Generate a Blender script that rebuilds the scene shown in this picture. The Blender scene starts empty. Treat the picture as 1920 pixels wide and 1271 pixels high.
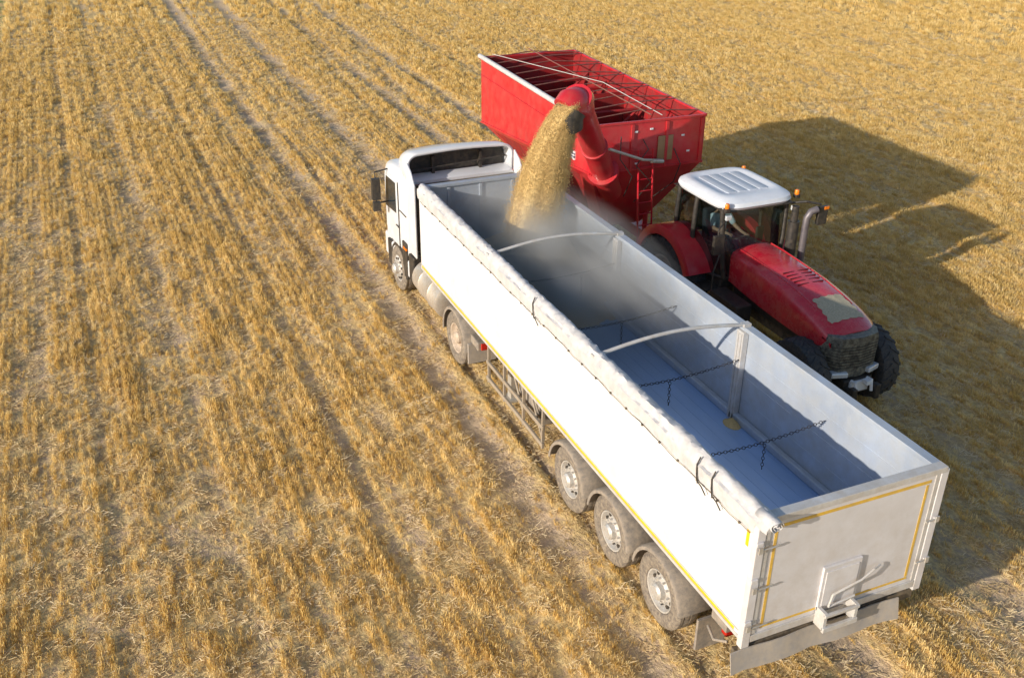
import bpy, bmesh, math, random
import numpy as np
from mathutils import Vector, Matrix, noise as mnoise
random.seed(7); rng=np.random.default_rng(7)
scene=bpy.context.scene
COL=scene.collection

# ------------------------------------------------------------------ camera
yaw,pit,roll=.4113,.4869,.0104
F=Vector((math.sin(yaw)*math.cos(pit),math.cos(yaw)*math.cos(pit),-math.sin(pit)))
R0=Vector((math.cos(yaw),-math.sin(yaw),0)); U0=R0.cross(F)
R=R0*math.cos(roll)+U0*math.sin(roll); U=-R0*math.sin(roll)+U0*math.cos(roll)
cd=bpy.data.cameras.new("camera"); cam=bpy.data.objects.new("camera",cd); COL.objects.link(cam)
M=Matrix((R,U,-F)).transposed().to_4x4(); M.translation=Vector((-5.684,-6.551,9.397)); cam.matrix_world=M
cd.sensor_width=36; cd.lens=36*1870.57/1920; cd.clip_end=4000; cd.clip_start=.1
scene.camera=cam

# ------------------------------------------------------------------ light
EL=math.radians(17.3)
sd=Vector((-.962*math.cos(EL),-.272*math.cos(EL),math.sin(EL)))
sl=bpy.data.lights.new("sun","SUN"); sl.energy=5.0; sl.angle=math.radians(.6); sl.color=(1,.92,.79)
so=bpy.data.objects.new("sun",sl); COL.objects.link(so)
so.rotation_euler=(sd).to_track_quat('Z','Y').to_euler(); so.location=(-30,-10,30)
w=bpy.data.worlds.new("World"); scene.world=w; w.use_nodes=True
nt=w.node_tree; bg=nt.nodes["Background"]; sk=nt.nodes.new("ShaderNodeTexSky"); sk.sky_type='NISHITA'; sk.sun_disc=False
sk.sun_elevation=EL; sk.sun_rotation=math.atan2(sd.x,sd.y)
nt.links.new(sk.outputs[0],bg.inputs[0]); bg.inputs[1].default_value=.15
scene.view_settings.view_transform='Standard'; scene.view_settings.look='None'; scene.view_settings.exposure=0

# ------------------------------------------------------------------ materials
def mat(name,col,rough=.5,metal=0.,var=.12,scale=3.,dirt=None,damt=.0,bump=.0,bscale=40.,coat=0.,zdirt=None,spec=.5,stretch=None):
    m=bpy.data.materials.new(name); m.use_nodes=True; n=m.node_tree; L=n.links
    p=n.nodes["Principled BSDF"]; p.inputs["Roughness"].default_value=rough; p.inputs["Metallic"].default_value=metal
    p.inputs["Specular IOR Level"].default_value=spec
    if coat: p.inputs["Coat Weight"].default_value=coat; p.inputs["Coat Roughness"].default_value=.12
    g=n.nodes.new("ShaderNodeNewGeometry")
    src=g.outputs["Position"]
    if stretch:
        mp=n.nodes.new("ShaderNodeMapping"); mp.inputs["Scale"].default_value=stretch; L.new(src,mp.inputs[0]); src=mp.outputs[0]
    nz=n.nodes.new("ShaderNodeTexNoise"); nz.inputs["Scale"].default_value=scale; nz.inputs["Detail"].default_value=6; nz.inputs["Roughness"].default_value=.6
    L.new(src,nz.inputs["Vector"])
    r=n.nodes.new("ShaderNodeMapRange"); r.inputs[1].default_value=.3; r.inputs[2].default_value=.7; r.inputs[3].default_value=1-var; r.inputs[4].default_value=1+var*.5
    L.new(nz.outputs[0],r.inputs[0])
    mx=n.nodes.new("ShaderNodeMix"); mx.data_type='RGBA'; mx.blend_type='MULTIPLY'; mx.inputs[0].default_value=1
    mx.inputs[6].default_value=(*col,1); L.new(r.outputs[0],mx.inputs[7]); out=mx.outputs[2]
    if dirt:
        n2=n.nodes.new("ShaderNodeTexNoise"); n2.inputs["Scale"].default_value=scale*2.3; n2.inputs["Detail"].default_value=8; n2.inputs["Roughness"].default_value=.7
        L.new(src,n2.inputs["Vector"])
        r2=n.nodes.new("ShaderNodeMapRange"); r2.inputs[1].default_value=.35; r2.inputs[2].default_value=.7; r2.inputs[3].default_value=0; r2.inputs[4].default_value=damt*1.6
        L.new(n2.outputs[0],r2.inputs[0]); fac=r2.outputs[0]
        if zdirt:
            s=n.nodes.new("ShaderNodeSeparateXYZ"); L.new(g.outputs["Position"],s.inputs[0])
            r3=n.nodes.new("ShaderNodeMapRange"); r3.inputs[1].default_value=zdirt[1]; r3.inputs[2].default_value=zdirt[0]; r3.inputs[3].default_value=zdirt[2] if len(zdirt)>2 else .0; r3.inputs[4].default_value=1.
            L.new(s.outputs[2],r3.inputs[0]); mu=n.nodes.new("ShaderNodeMath"); mu.operation='MULTIPLY'; L.new(fac,mu.inputs[0]); L.new(r3.outputs[0],mu.inputs[1]); fac=mu.outputs[0]
        cl=n.nodes.new("ShaderNodeClamp"); L.new(fac,cl.inputs[0])
        m2=n.nodes.new("ShaderNodeMix"); m2.data_type='RGBA'; L.new(cl.outputs[0],m2.inputs[0]); L.new(out,m2.inputs[6]); m2.inputs[7].default_value=(*dirt,1); out=m2.outputs[2]
        rr=n.nodes.new("ShaderNodeMapRange"); rr.inputs[3].default_value=rough; rr.inputs[4].default_value=.9; L.new(cl.outputs[0],rr.inputs[0]); L.new(rr.outputs[0],p.inputs["Roughness"])
    L.new(out,p.inputs["Base Color"])
    if bump:
        n3=n.nodes.new("ShaderNodeTexNoise"); n3.inputs["Scale"].default_value=bscale; n3.inputs["Detail"].default_value=4; L.new(src,n3.inputs["Vector"])
        b=n.nodes.new("ShaderNodeBump"); b.inputs["Strength"].default_value=bump; b.inputs["Distance"].default_value=.02; L.new(n3.outputs[0],b.inputs["Height"]); L.new(b.outputs[0],p.inputs["Normal"])
    return m
DUST=(.36,.27,.17)
m_white=mat("white_panel",(.76,.75,.76),.35,0,.06,1.2,DUST,.2,zdirt=(1.2,2.9,.2))
m_tarp=mat("tarp_fabric",(.58,.57,.59),.65,0,.18,4,DUST,.14,.8,12)
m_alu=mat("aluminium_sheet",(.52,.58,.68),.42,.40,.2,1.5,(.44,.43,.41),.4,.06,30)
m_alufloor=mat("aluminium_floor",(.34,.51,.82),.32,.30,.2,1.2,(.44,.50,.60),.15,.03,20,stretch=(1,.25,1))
m_steel=mat("galvanised_steel",(.55,.54,.52),.45,.4,.15,5,DUST,.4)
m_rail=mat("dusty_rail",(.62,.61,.61),.5,.2,.12,3,DUST,.3)
m_rear=mat("rear_panel",(.66,.64,.66),.4,0,.08,1.5,DUST,.3,zdirt=(1.1,2.9,.3))
m_dark=mat("dark_steel",(.06,.055,.05),.6,.2,.3,5,DUST,.45)
m_black=mat("black_plastic",(.02,.02,.022),.45,0,.3,5,DUST,.12)
m_chain=mat("chain_steel",(.06,.055,.06),.5,.5)
m_tyre=mat("dusty_tyre",(.12,.10,.09),.85,0,.3,8,(.34,.28,.21),.6,.3,60)
m_tyred=mat("tractor_tyre",(.025,.03,.04),.75,0,.3,8,(.22,.18,.13),.2,.3,60)
m_rim=mat("alloy_rim",(.72,.71,.70),.35,.5,.15,8,DUST,.35)
m_rimbrown=mat("dusty_steel_rim",(.60,.50,.42),.6,.1,.2,8,DUST,.5)
m_guard=mat("mudguard_plastic",(.20,.175,.155),.7,0,.25,5,(.38,.31,.24),.6)
m_flap=mat("dusty_rubber_flap",(.34,.31,.29),.75,0,.2,4,(.46,.38,.29),.5)
m_yellow=mat("yellow_tape",(.85,.52,.02),.4)
m_red=mat("red_paint",(.58,.008,.028),.3,0,.12,2,(.45,.2,.14),.14,coat=.5)
m_redcart=mat("red_cart_paint",(.56,.008,.022),.36,0,.14,1.5,(.45,.2,.15),.16,coat=.3)
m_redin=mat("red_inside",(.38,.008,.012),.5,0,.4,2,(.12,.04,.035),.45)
m_redhood=mat("dusty_hood",(.58,.008,.03),.22,0,.1,2,(.50,.36,.26),.12,coat=.8)
m_chaff=mat("chaff_dust",(.55,.49,.36),.9,0,.35,30,(.34,.28,.18),.5,.5,80)
m_roofw=mat("cab_roof_white",(.74,.77,.84),.35,0,.06,3,DUST,.08)
m_roofg=mat("roof_panel_grey",(.50,.55,.64),.4,0,.06,3,DUST,.1)
m_truckw=mat("truck_white",(.74,.75,.79),.3,0,.08,2,DUST,.3,coat=.3,zdirt=(.8,2.8,.15))
m_tank=mat("tank_aluminium",(.60,.55,.50),.35,.5,.15,4,DUST,.45)
m_orange=mat("orange_lens",(.9,.22,.01),.2)
m_redlens=mat("red_lens",(.5,.02,.01),.25)
m_lamp=mat("lamp_lens",(.75,.78,.82),.1,.3)
m_skin=mat("skin",(.60,.33,.22),.5); m_shirt=mat("shirt_cloth",(.7,.76,.85),.8); m_trouser=mat("trouser_cloth",(.05,.07,.13),.85)
m_hair=mat("hair",(.06,.035,.02),.7); m_seat=mat("seat_cloth",(.06,.06,.07),.8)
m_exh=mat("exhaust_metal",(.16,.145,.17),.45,.4,.2,5,DUST,.15)
m_decal=mat("decal_white",(.8,.8,.82),.4); m_blue=mat("decal_blue",(.05,.10,.35),.4)
def glass(name,tint):
    m=bpy.data.materials.new(name); m.use_nodes=True; n=m.node_tree; L=n.links; n.nodes.clear()
    o=n.nodes.new("ShaderNodeOutputMaterial"); t=n.nodes.new("ShaderNodeBsdfTransparent"); t.inputs[0].default_value=(*tint,1)
    g=n.nodes.new("ShaderNodeBsdfGlossy"); g.inputs["Roughness"].default_value=.03; f=n.nodes.new("ShaderNodeLayerWeight"); f.inputs[0].default_value=.5
    pw=n.nodes.new("ShaderNodeMath"); pw.operation='POWER'; pw.inputs[1].default_value=4.; L.new(f.outputs["Facing"],pw.inputs[0])
    a=n.nodes.new("ShaderNodeMath"); a.operation='MULTIPLY_ADD'; a.inputs[1].default_value=.7; a.inputs[2].default_value=.07; L.new(pw.outputs[0],a.inputs[0])
    x=n.nodes.new("ShaderNodeMixShader"); L.new(a.outputs[0],x.inputs[0]); L.new(t.outputs[0],x.inputs[1]); L.new(g.outputs[0],x.inputs[2]); L.new(x.outputs[0],o.inputs[0]); return m
m_glass=glass("cab_glass",(.50,.60,.60)); m_glassd=glass("tinted_glass",(.12,.15,.15))
m_tglass=mat("truck_glass",(.02,.03,.04),.08,0,.1,2,spec=.8)

def grainmat(name,c1,c2,sc=120.):
    m=bpy.data.materials.new(name); m.use_nodes=True; n=m.node_tree; L=n.links; p=n.nodes["Principled BSDF"]; p.inputs["Roughness"].default_value=.8; p.inputs["Specular IOR Level"].default_value=.2
    g=n.nodes.new("ShaderNodeNewGeometry"); v=n.nodes.new("ShaderNodeTexVoronoi"); v.inputs["Scale"].default_value=sc; L.new(g.outputs["Position"],v.inputs["Vector"])
    z=n.nodes.new("ShaderNodeTexNoise"); z.inputs["Scale"].default_value=55; z.inputs["Detail"].default_value=8; z.inputs["Roughness"].default_value=.9; L.new(g.outputs["Position"],z.inputs["Vector"])
    mx=n.nodes.new("ShaderNodeMix"); mx.data_type='RGBA'; mx.inputs[6].default_value=(*c1,1); mx.inputs[7].default_value=(*c2,1)
    r=n.nodes.new("ShaderNodeMapRange"); r.inputs[1].default_value=.38; r.inputs[2].default_value=.62; L.new(z.outputs[0],r.inputs[0]); L.new(r.outputs[0],mx.inputs[0]); L.new(mx.outputs[2],p.inputs["Base Color"])
    ad=n.nodes.new("ShaderNodeMath"); ad.operation='ADD'; L.new(v.outputs["Distance"],ad.inputs[0]); L.new(z.outputs[0],ad.inputs[1])
    b=n.nodes.new("ShaderNodeBump"); b.inputs["Strength"].default_value=.6; b.inputs["Distance"].default_value=.012; L.new(ad.outputs[0],b.inputs["Height"]); L.new(b.outputs[0],p.inputs["Normal"])
    return m
m_grain=grainmat("grain",(.52,.345,.13),(.82,.60,.28))
m_heap=grainmat("heaped_grain",(.48,.33,.14),(.74,.54,.25))

# ------------------------------------------------------------------ mesh helpers
def box(bm,x0,x1,y0,y1,z0,z1,mi=0,rot=None,piv=None):
    c=[(x,y,z) for z in (z0,z1) for y in (y0,y1) for x in (x0,x1)]
    if rot is not None:
        pv=Vector(piv) if piv else Vector(((x0+x1)/2,(y0+y1)/2,(z0+z1)/2)); c=[rot@(Vector(q)-pv)+pv for q in c]
    v=[bm.verts.new(q) for q in c]
    for f in ((0,2,3,1),(4,5,7,6),(0,1,5,4),(2,6,7,3),(0,4,6,2),(1,3,7,5)):
        bm.faces.new([v[i] for i in f]).material_index=mi
def loft(bm,rings,mi=0,cap=True,closed=True):
    vs=[[bm.verts.new(q) for q in r] for r in rings]; n=len(vs[0])
    for a,b in zip(vs[:-1],vs[1:]):
        for i in range(n if closed else n-1):
            j=(i+1)%n; bm.faces.new((a[i],a[j],b[j],b[i])).material_index=mi
    if cap and closed:
        bm.faces.new(vs[0][::-1]).material_index=mi; bm.faces.new(vs[-1]).material_index=mi
    return vs
def tube(bm,pts,r,seg=8,mi=0,closed=False):
    pts=[Vector(p) for p in pts]; rs=r if isinstance(r,(list,tuple)) else [r]*len(pts); rings=[]; N=None
    for i,p in enumerate(pts):
        if closed: t=(pts[(i+1)%len(pts)]-pts[i-1]).normalized()
        else: t=((pts[i+1] if i<len(pts)-1 else p)-(pts[i-1] if i else p)).normalized()
        if N is None: N=t.orthogonal().normalized()
        N=(N-t*N.dot(t)).normalized(); Bn=t.cross(N)
        rings.append([p+(N*math.cos(2*math.pi*k/seg)+Bn*math.sin(2*math.pi*k/seg))*rs[i] for k in range(seg)])
    if closed: rings.append(rings[0]); 
    loft(bm,rings,mi,cap=not closed)
    if closed: bmesh.ops.remove_doubles(bm,verts=bm.verts,dist=1e-5)
def lathe(bm,prof,c,axis='x',seg=32,mi=0,flip=1):
    c=Vector(c); rings=[]
    for r,a in prof:
        ring=[]
        for k in range(seg):
            t=2*math.pi*k/seg; u,v=r*math.cos(t),r*math.sin(t)
            ring.append(c+(Vector((a*flip,u,v)) if axis=='x' else Vector((u,v,a)) if axis=='z' else Vector((u,a*flip,v))))
        rings.append(ring)
    loft(bm,rings,mi,cap=False)
def prism(bm,poly,axis,a0,a1,mi=0):
    def P(q,a): return (a,q[0],q[1]) if axis=='x' else (q[0],a,q[1]) if axis=='y' else (q[0],q[1],a)
    loft(bm,[[P(q,a0) for q in poly],[P(q,a1) for q in poly]],mi)
def thing(name,loc,label,cat,rz=0,group=None):
    e=bpy.data.objects.new(name,None); e.empty_display_size=.3; COL.objects.link(e); e.location=loc; e.rotation_euler=(0,0,rz)
    e["label"]=label; e["category"]=cat
    if group: e["group"]=group
    return e
def wm(o):
    m=Matrix.LocRotScale(o.location,o.rotation_euler,o.scale)
    return (wm(o.parent)@o.matrix_parent_inverse@m) if o.parent else m
def fin(name,bm,mats,parent=None,bevel=0,smooth=None,label=None,sub=0,center=True):
    if not isinstance(mats,(list,tuple)): mats=[mats]
    bmesh.ops.recalc_face_normals(bm,faces=bm.faces)
    me=bpy.data.meshes.new(name); 
    c=Vector((0,0,0))
    if center and len(bm.verts):
        xs=[v.co for v in bm.verts]; c=Vector([(min(q[i] for q in xs)+max(q[i] for q in xs))/2 for i in range(3)])
        bmesh.ops.translate(bm,verts=bm.verts,vec=-c)
    bm.to_mesh(me); bm.free()
    for m in mats: me.materials.append(m)
    o=bpy.data.objects.new(name,me); COL.objects.link(o); o.location=c
    if parent: o.parent=parent; o.matrix_parent_inverse=wm(parent).inverted()
    if smooth is not None:
        for p in me.polygons: p.use_smooth=True
        me.set_sharp_from_angle(angle=math.radians(smooth))
    if bevel:
        b=o.modifiers.new("bevel","BEVEL"); b.width=bevel; b.segments=2; b.limit_method='ANGLE'; b.angle_limit=math.radians(40)
    if sub: s=o.modifiers.new("sub","SUBSURF"); s.levels=sub; s.render_levels=sub
    if label: o["label"]=label
    return o
def copytree(o,parent,delta):
    n=o.copy(); COL.objects.link(n); n.parent=parent; n.matrix_parent_inverse=wm(parent).inverted(); n.location=o.location+Vector(delta)
    for ch in o.children:
        c=ch.copy(); COL.objects.link(c); c.parent=n; c.matrix_parent_inverse=wm(n).inverted(); c.location=ch.location+Vector(delta)
    return n
NB=bmesh.new

# ------------------------------------------------------------------ wheels
def truck_wheel(parent,c,side,rm,dish=-.06,r=.52):
    x,y,z=c
    bm=NB(); lathe(bm,[(0,-.05),(.10,-.05),(.15,-.12),(.16,-.3),(0,-.3)],c,'x',20,flip=side)
    hub=fin("wheel",bm,m_dark,parent,smooth=40)
    bm=NB(); 
    pr=[(.29,-.03),(.31,.005),(.36,.02),(.43,.022),(.485,.01),(.515,-.02),(.52,-.06),(.512,-.075),(.52,-.09),(.52,-.15),(.512,-.16),(.52,-.17),(.52,-.24),(.50,-.29),(.43,-.31),(.29,-.29)]
    pr=[(a*r/.52,b) for a,b in pr]
    lathe(bm,pr,c,'x',56,flip=side)
    ty=fin("tyre",bm,m_tyre,hub,smooth=35)
    bm=NB()
    s=side
    lathe(bm,[(.30,-.03),(.295,.0),(.275,-.005),(.262,-.05),(.24,-.09),(.20,dish-.0),(.14,dish+.02),(.12,dish+.03)],c,'x',48,flip=side)
    lathe(bm,[(.12,dish+.03),(.115,dish+.10),(.09,dish+.13),(.0,dish+.135)],c,'x',24,flip=side)
    for k in range(10):
        t=2*math.pi*k/10
        tube(bm,[(x+s*(dish+.01),y+.165*math.cos(t),z+.165*math.sin(t)),(x+s*(dish+.055),y+.165*math.cos(t),z+.165*math.sin(t))],.016,6)
        t+=.31
        cy,cz=y+.222*math.cos(t),z+.222*math.sin(t); px=x+s*(dish+.012)
        tube(bm,[(px-s*.03,cy,cz),(px,cy,cz)],.028,10,mi=1)
    rim=fin("rim",bm,[rm,m_black],hub,smooth=35)
    return hub

# ================================================================== TRAILER
L=11.08; W=2.55; ZT=2.90; ZB=1.26; ZF=1.37
T=thing("semi_trailer",(1.275,5.5,0),"white tipping semi-trailer with open top and rolled tarp, parked on stubble","semi-trailer")
bm=NB(); box(bm,0,.05,.06,L,ZB,ZT); 
fin("side_wall",bm,[m_white],T,bevel=.006,label="bright white smooth outer wall with yellow edge line")
bm=NB(); box(bm,2.50,W,.06,L,ZB,ZT-.06); box(bm,2.44,W+.02,.03,L+.01,ZT-.06,ZT+.0)
for zz in (1.75,2.1,2.45): box(bm,2.494,2.503,.1,L-.05,zz,zz+.012)
fin("side_wall",bm,m_alu,T,bevel=.006)
bm=NB(); box(bm,.05,.11,.06,L,ZT-.08,ZT-.002); fin("top_rail",bm,m_rail,T,bevel=.006)
bm=NB(); box(bm,2.40,2.498,.08,L-.04,ZF,ZF+.12,rot=None); fin("kick_strip",bm,m_alu,T,bevel=.02)
bm=NB(); box(bm,-.004,.001,.15,L-.05,ZB+.02,ZB+.065); box(bm,-.004,.001,.12,.17,ZT-.42,ZT-.20); box(bm,-.004,.001,.12,.3,ZT-.20,ZT-.155); fin("reflective_tape",bm,m_yellow,T)
bm=NB(); box(bm,-.012,.0,.06,L,ZB-.03,ZB+.015); box(bm,-.012,.0,.06,L,ZB+.07,ZB+.085);fin("lower_rail",bm,m_rail,T,bevel=.003)
bm=NB(); box(bm,.05,2.5,L-.05,L,ZB,ZT-.002); box(bm,.02,2.53,L-.09,L+.03,ZT-.0,ZT+.06)
for xx in (.6,1.27,1.95): box(bm,xx-.03,xx+.03,L-.075,L-.051,ZF,ZT-.02)
fin("front_wall",bm,m_alu,T,bevel=.006)
bm=NB(); box(bm,.05,2.5,.06,L-.05,ZF-.06,ZF); 
for k in range(12): 
    xx=.15+k*.2; box(bm,xx,xx+.006,.1,L-.1,ZF,ZF+.003)
fin("floor",bm,m_alufloor,T)
bm=NB(); box(bm,.10,2.45,-.01,.05,ZB-.02,ZT-.04)
D=fin("rear_door",bm,m_rear,T,bevel=.006)
bm=NB(); box(bm,.02,2.53,-.035,.09,ZT-.04,ZT+.035); box(bm,.1,2.45,-.028,-.011,ZB-.06,ZB+.04); box(bm,.1,.16,-.022,-.011,ZB+.05,ZT-.05); box(bm,2.39,2.45,-.022,-.011,ZB+.05,ZT-.05)
fin("door_frame",bm,m_rail,D,bevel=.008)
bm=NB()
for a in ((.20,2.34,-.014,-.0105,ZT-.15,ZT-.108),(.22,2.32,-.014,-.0105,ZB+.10,ZB+.13),(.22,.256,-.014,-.0105,ZB+.14,ZT-.17),(2.28,2.316,-.014,-.0105,ZB+.14,ZT-.17)): box(bm,*a)
fin("reflective_tape",bm,mat("faded_tape",(.78,.48,.05),.5,0,.2,6,DUST,.3),D)
bm=NB(); box(bm,.98,1.52,-.045,-.012,1.36,1.98); box(bm,1.02,1.48,-.055,-.045,1.42,1.92)
fin("grain_hatch",bm,m_rear,D,bevel=.01)
bm=NB(); tube(bm,[(1.1,-.09,1.42),(1.12,-.10,1.60),(1.5,-.11,1.70),(1.68,-.09,1.78)],.014,8); tube(bm,[(1.1,-.09,1.42),(1.45,-.1,1.48)],.014,8); tube(bm,[(1.68,-.09,1.78),(1.8,-.05,1.78)],.014,8)
fin("lever",bm,m_rail,D,smooth=50)
bm=NB(); box(bm,.98,1.03,-.18,-.02,1.17,1.42); box(bm,1.42,1.47,-.18,-.02,1.17,1.42); box(bm,.98,1.47,-.2,-.16,1.15,1.22); box(bm,.98,1.47,-.2,-.16,1.37,1.41)
fin("chute_bracket",bm,m_rail,D,bevel=.006)
bm=NB(); box(bm,-.015,.095,-.03,.06,ZB-.12,ZT+.0)
for zz in (1.5,2.1,2.6): box(bm,-.03,.06,-.055,-.031,zz,zz+.05)
fin("corner_post",bm,m_rear,T,bevel=.008)
bm=NB(); box(bm,2.455,2.565,-.03,.06,ZB-.12,ZT+.0)
for zz in (1.6,2.2): box(bm,2.49,2.58,-.05,-.031,zz,zz+.04)
fin("corner_post",bm,m_rear,T,bevel=.008)
for zz in (1.45,2.0,2.55):
    bm=NB(); tube(bm,[(.02,-.05,zz),(.16,-.06,zz),(.28,-.05,zz)],.011,6); box(bm,.0,.05,-.07,-.056,zz-.04,zz+.04); fin("door_hinge",bm,m_steel,D,smooth=50)
for zz in (1.62,2.22):
    bm=NB(); tube(bm,[(2.52,-.05,zz),(2.36,-.06,zz)],.011,6); box(bm,2.5,2.55,-.07,-.056,zz-.04,zz+.04); fin("door_hinge",bm,m_steel,D,smooth=50)
bm=NB(); N=420; rings=[]
def nz(a,b,s=1): return mnoise.noise(Vector((a*s,y*b,a*3.1)))
for i in range(N+1):
    y=-.16+(L+.2)*i/N; 
    ring=[]
    prof=[(-.012,ZT-.20),(-.020,ZT-.12),(-.024,ZT-.05),(-.026,ZT-.01),(.006,ZT+.012),(.015,ZT+.05),(.05,ZT+.085),(.10,ZT+.095),(.145,ZT+.08),(.165,ZT+.045),(.165,ZT+.0),(.14,ZT-.03),(.10,ZT-.04),(.06,ZT-.02),(.02,ZT-.03),(.006,ZT-.19)]
    last=len(prof)-1
    fold=.007*math.sin(y*23+2.5*math.sin(y*3.1))*(.4+.6*abs(math.sin(y*1.3)))
    for k,(px,pz) in enumerate(prof):
        amp=.0 if k in (0,last) else .012
        if y<.05 and k in (0,1,last): pz=ZT-.02; 
        f_=fold if 3<k<12 else 0
        ring.append((px+amp*(nz(k,1.6)+.8*nz(k+20,9)),y,pz+f_+amp*1.0*(nz(k+50,1.5)+.9*nz(k+70,9))+ .012*nz(5,.8)))
    rings.append(ring)
loft(bm,rings)
tp=fin("rolled_tarp",bm,m_tarp,T,smooth=50)
bm=NB()
pts=[]
for k in range(46):
    t=k*.35; rr=.09-.0017*k; pts.append((.08+rr*math.cos(t),ZT+.03+rr*math.sin(t)*.85))
rg=[[(x,-.19+.01*math.sin(i),z) for i,(x,z) in enumerate(pts)],[(x,.1,z) for x,z in pts]]
loft(bm,rg,cap=False,closed=False)
o=fin("tarp_end_fold",bm,m_tarp,tp,smooth=80); sdm=o.modifiers.new("solid","SOLIDIFY"); sdm.thickness=.006
bm=NB(); tube(bm,[(-.02-.008*math.sin(i*.9),.1+i*(L-.2)/60,ZT-.215+.008*math.sin(i*2.1)) for i in range(61)],.0045,5)
for i in range(26): 
    y=.3+i*.415; box(bm,-.028,-.010,y-.012,y+.012,ZT-.23,ZT-.205)
fin("tarp_cord",bm,m_dark,T)
def strap(y):
    bm=NB(); tube(bm,[(-.03,y,ZT-.24),(-.04,y+.02,ZT-.12),(-.04,y+.03,ZT+.0),(-.0,y+.03,ZT+.09)],.009,6)
    tube(bm,[(-.03,y,ZT-.22),(-.06,y-.12,ZT-.20),(-.05,y-.2,ZT-.27)],.008,6)
    return fin("tarp_strap",bm,m_black,T,smooth=60)
for y in (1.1,5.6,.8): strap(y)
for y in (3.79,7.54):
    bm=NB(); tube(bm,[(.05+2.43*i/20,y,ZT+.02+.13*math.sin(math.pi*i/20)) for i in range(21)],.028,10); box(bm,-.0,.12,y-.04,y+.04,ZT-.0,ZT+.05);box(bm,2.42,2.54,y-.05,y+.05,ZT+.001,ZT+.05)
    fin("cover_hoop",bm,m_rail,T,smooth=50)
    bm=NB(); box(bm,2.40,2.493,y-.08,y+.08,ZF,ZT-.062); box(bm,2.385,2.40,y-.05,y-.02,ZF,ZT-.1); box(bm,2.385,2.40,y+.02,y+.05,ZF,ZT-.1)
    fin("wall_post",bm,m_rail,T,bevel=.006)
def chain(name,pts,parent,link=.058,r=.005):
    bm=NB(); pts=[Vector(p) for p in pts]; d=[0]
    for a,b in zip(pts[:-1],pts[1:]): d.append(d[-1]+(b-a).length)
    n=int(d[-1]/(link*.78))
    def at(s):
        for i in range(len(d)-1):
            if s<=d[i+1]+1e-6: return pts[i].lerp(pts[i+1],(s-d[i])/(d[i+1]-d[i]))
        return pts[-1]
    for k in range(n):
        a=at(d[-1]*k/n); b=at(d[-1]*(k+1)/n); c=(a+b)/2; t=(b-a).normalized(); n1=t.orthogonal().normalized(); n2=t.cross(n1)
        s=n1 if k%2 else n2; ring=[c+t*math.cos(q)*link*.5+s*math.sin(q)*link*.32 for q in [2*math.pi*j/8 for j in range(8)]]
        rr=[]
        up=t.cross(s)
        for q in range(8):
            p=ring[q]; o=(p-c).normalized(); rr.append([p+o*r,p+up*r,p-o*r,p-up*r])
        rr.append(rr[0]); loft(bm,rr,cap=False)
    return fin(name,bm,m_chain,parent)
for y,tx in ((1.92,1.55),(3.74,1.25),(5.6,1.5),(7.5,1.75)):
    z0=2.40; c=chain("brace_chain",[(.06+2.42*i/12,y+.0,z0-.10*math.sin(math.pi*i/12)+(.0)) for i in range(13)],T)
    zz=z0-.095; chain("hanging_chain",[(tx,y,zz-.03),(tx+.01,y,zz-.42)],c)
bm=NB()
for x in (.75,1.65): box(bm,x,x+.14,.2,L-.3,.88,1.2)
for y in (.3,1.1,2.4,3.7,5.2,6.8,8.2,10): box(bm,.1,2.45,y,y+.1,1.12,1.25)
for y in (1.72,3.03,4.34): tube(bm,[(.2,y,.52),(2.35,y,.52)],.07,10); box(bm,.8,.95,y-.4,y+.4,.55,.7); box(bm,1.6,1.75,y-.4,y+.4,.55,.7)
fin("chassis",bm,m_dark,T)
axY=(1.724,3.034,4.344)
tw=truck_wheel(T,(.03,axY[0],.52),-1,m_rim)
for y in axY[1:]: copytree(tw,T,(0,y-axY[0],0))
tw2=truck_wheel(T,(2.52,axY[0],.52),1,m_rim)
for y in axY[1:]: copytree(tw2,T,(0,y-axY[0],0))
def arc_guard(name,parent,cx0,cx1,y,z,r,a0,a1,m,th=.02,lip=.05,seg=18):
    bm=NB(); rings=[]
    for k in range(seg+1):
        t=math.radians(a0+(a1-a0)*k/seg); c,s=math.cos(t),math.sin(t)
        def P(x,rr): return (x,y+rr*c,z+rr*s)
        rings.append([P(cx0,r-lip),P(cx0,r),P(cx0+.03,r+th),P(cx1-.03,r+th),P(cx1,r),P(cx1,r-lip),P(cx1-.015,r-lip),P(cx1-.015,r-.0),P(cx0+.015,r-.0),P(cx0+.015,r-lip)])
    loft(bm,rings); return fin(name,bm,m,parent,smooth=45)
for y in axY:
    arc_guard("mudguard",T,-.045,.44,y,.52,.60,8,172,m_guard,lip=.045); arc_guard("mudguard",T,2.11,2.595,y,.52,.60,8,172,m_guard,lip=.045)
for x in (.02,2.1):
    bm=NB(); box(bm,x,x+.42,.82,.86,.32,.80); fin("mud_flap",bm,m_guard,T,bevel=.004)
bm=NB(); rings=[]
for i in range(14):
    x=-.16+2.38*i/13; wv=.012*math.sin(i*1.3)
    rings.append([(x,-.05+wv,1.14),(x,-.11+wv*1.4,.87+.008*math.sin(i*2.3)),(x,-.10+wv*1.4,.87+.008*math.sin(i*2.3)),(x,-.035+wv,1.14)])
loft(bm,rings); fin("rear_flap",bm,m_flap,T,smooth=40,label="hanging dusty rubber rear flap")
bm=NB(); box(bm,.05,2.5,.0,.1,1.0,1.14); box(bm,.1,2.45,.15,.27,.76,.86); box(bm,.6,.7,.1,.25,.8,1.1); box(bm,1.85,1.95,.1,.25,.8,1.1); fin("rear_bumper",bm,m_dark,T,bevel=.01)
bm=NB(); box(bm,.08,.5,.36,.46,.93,1.06); tl=fin("tail_light",bm,m_redlens,T,bevel=.01); copytree(tl,T,(1.95,0,0))
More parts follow.
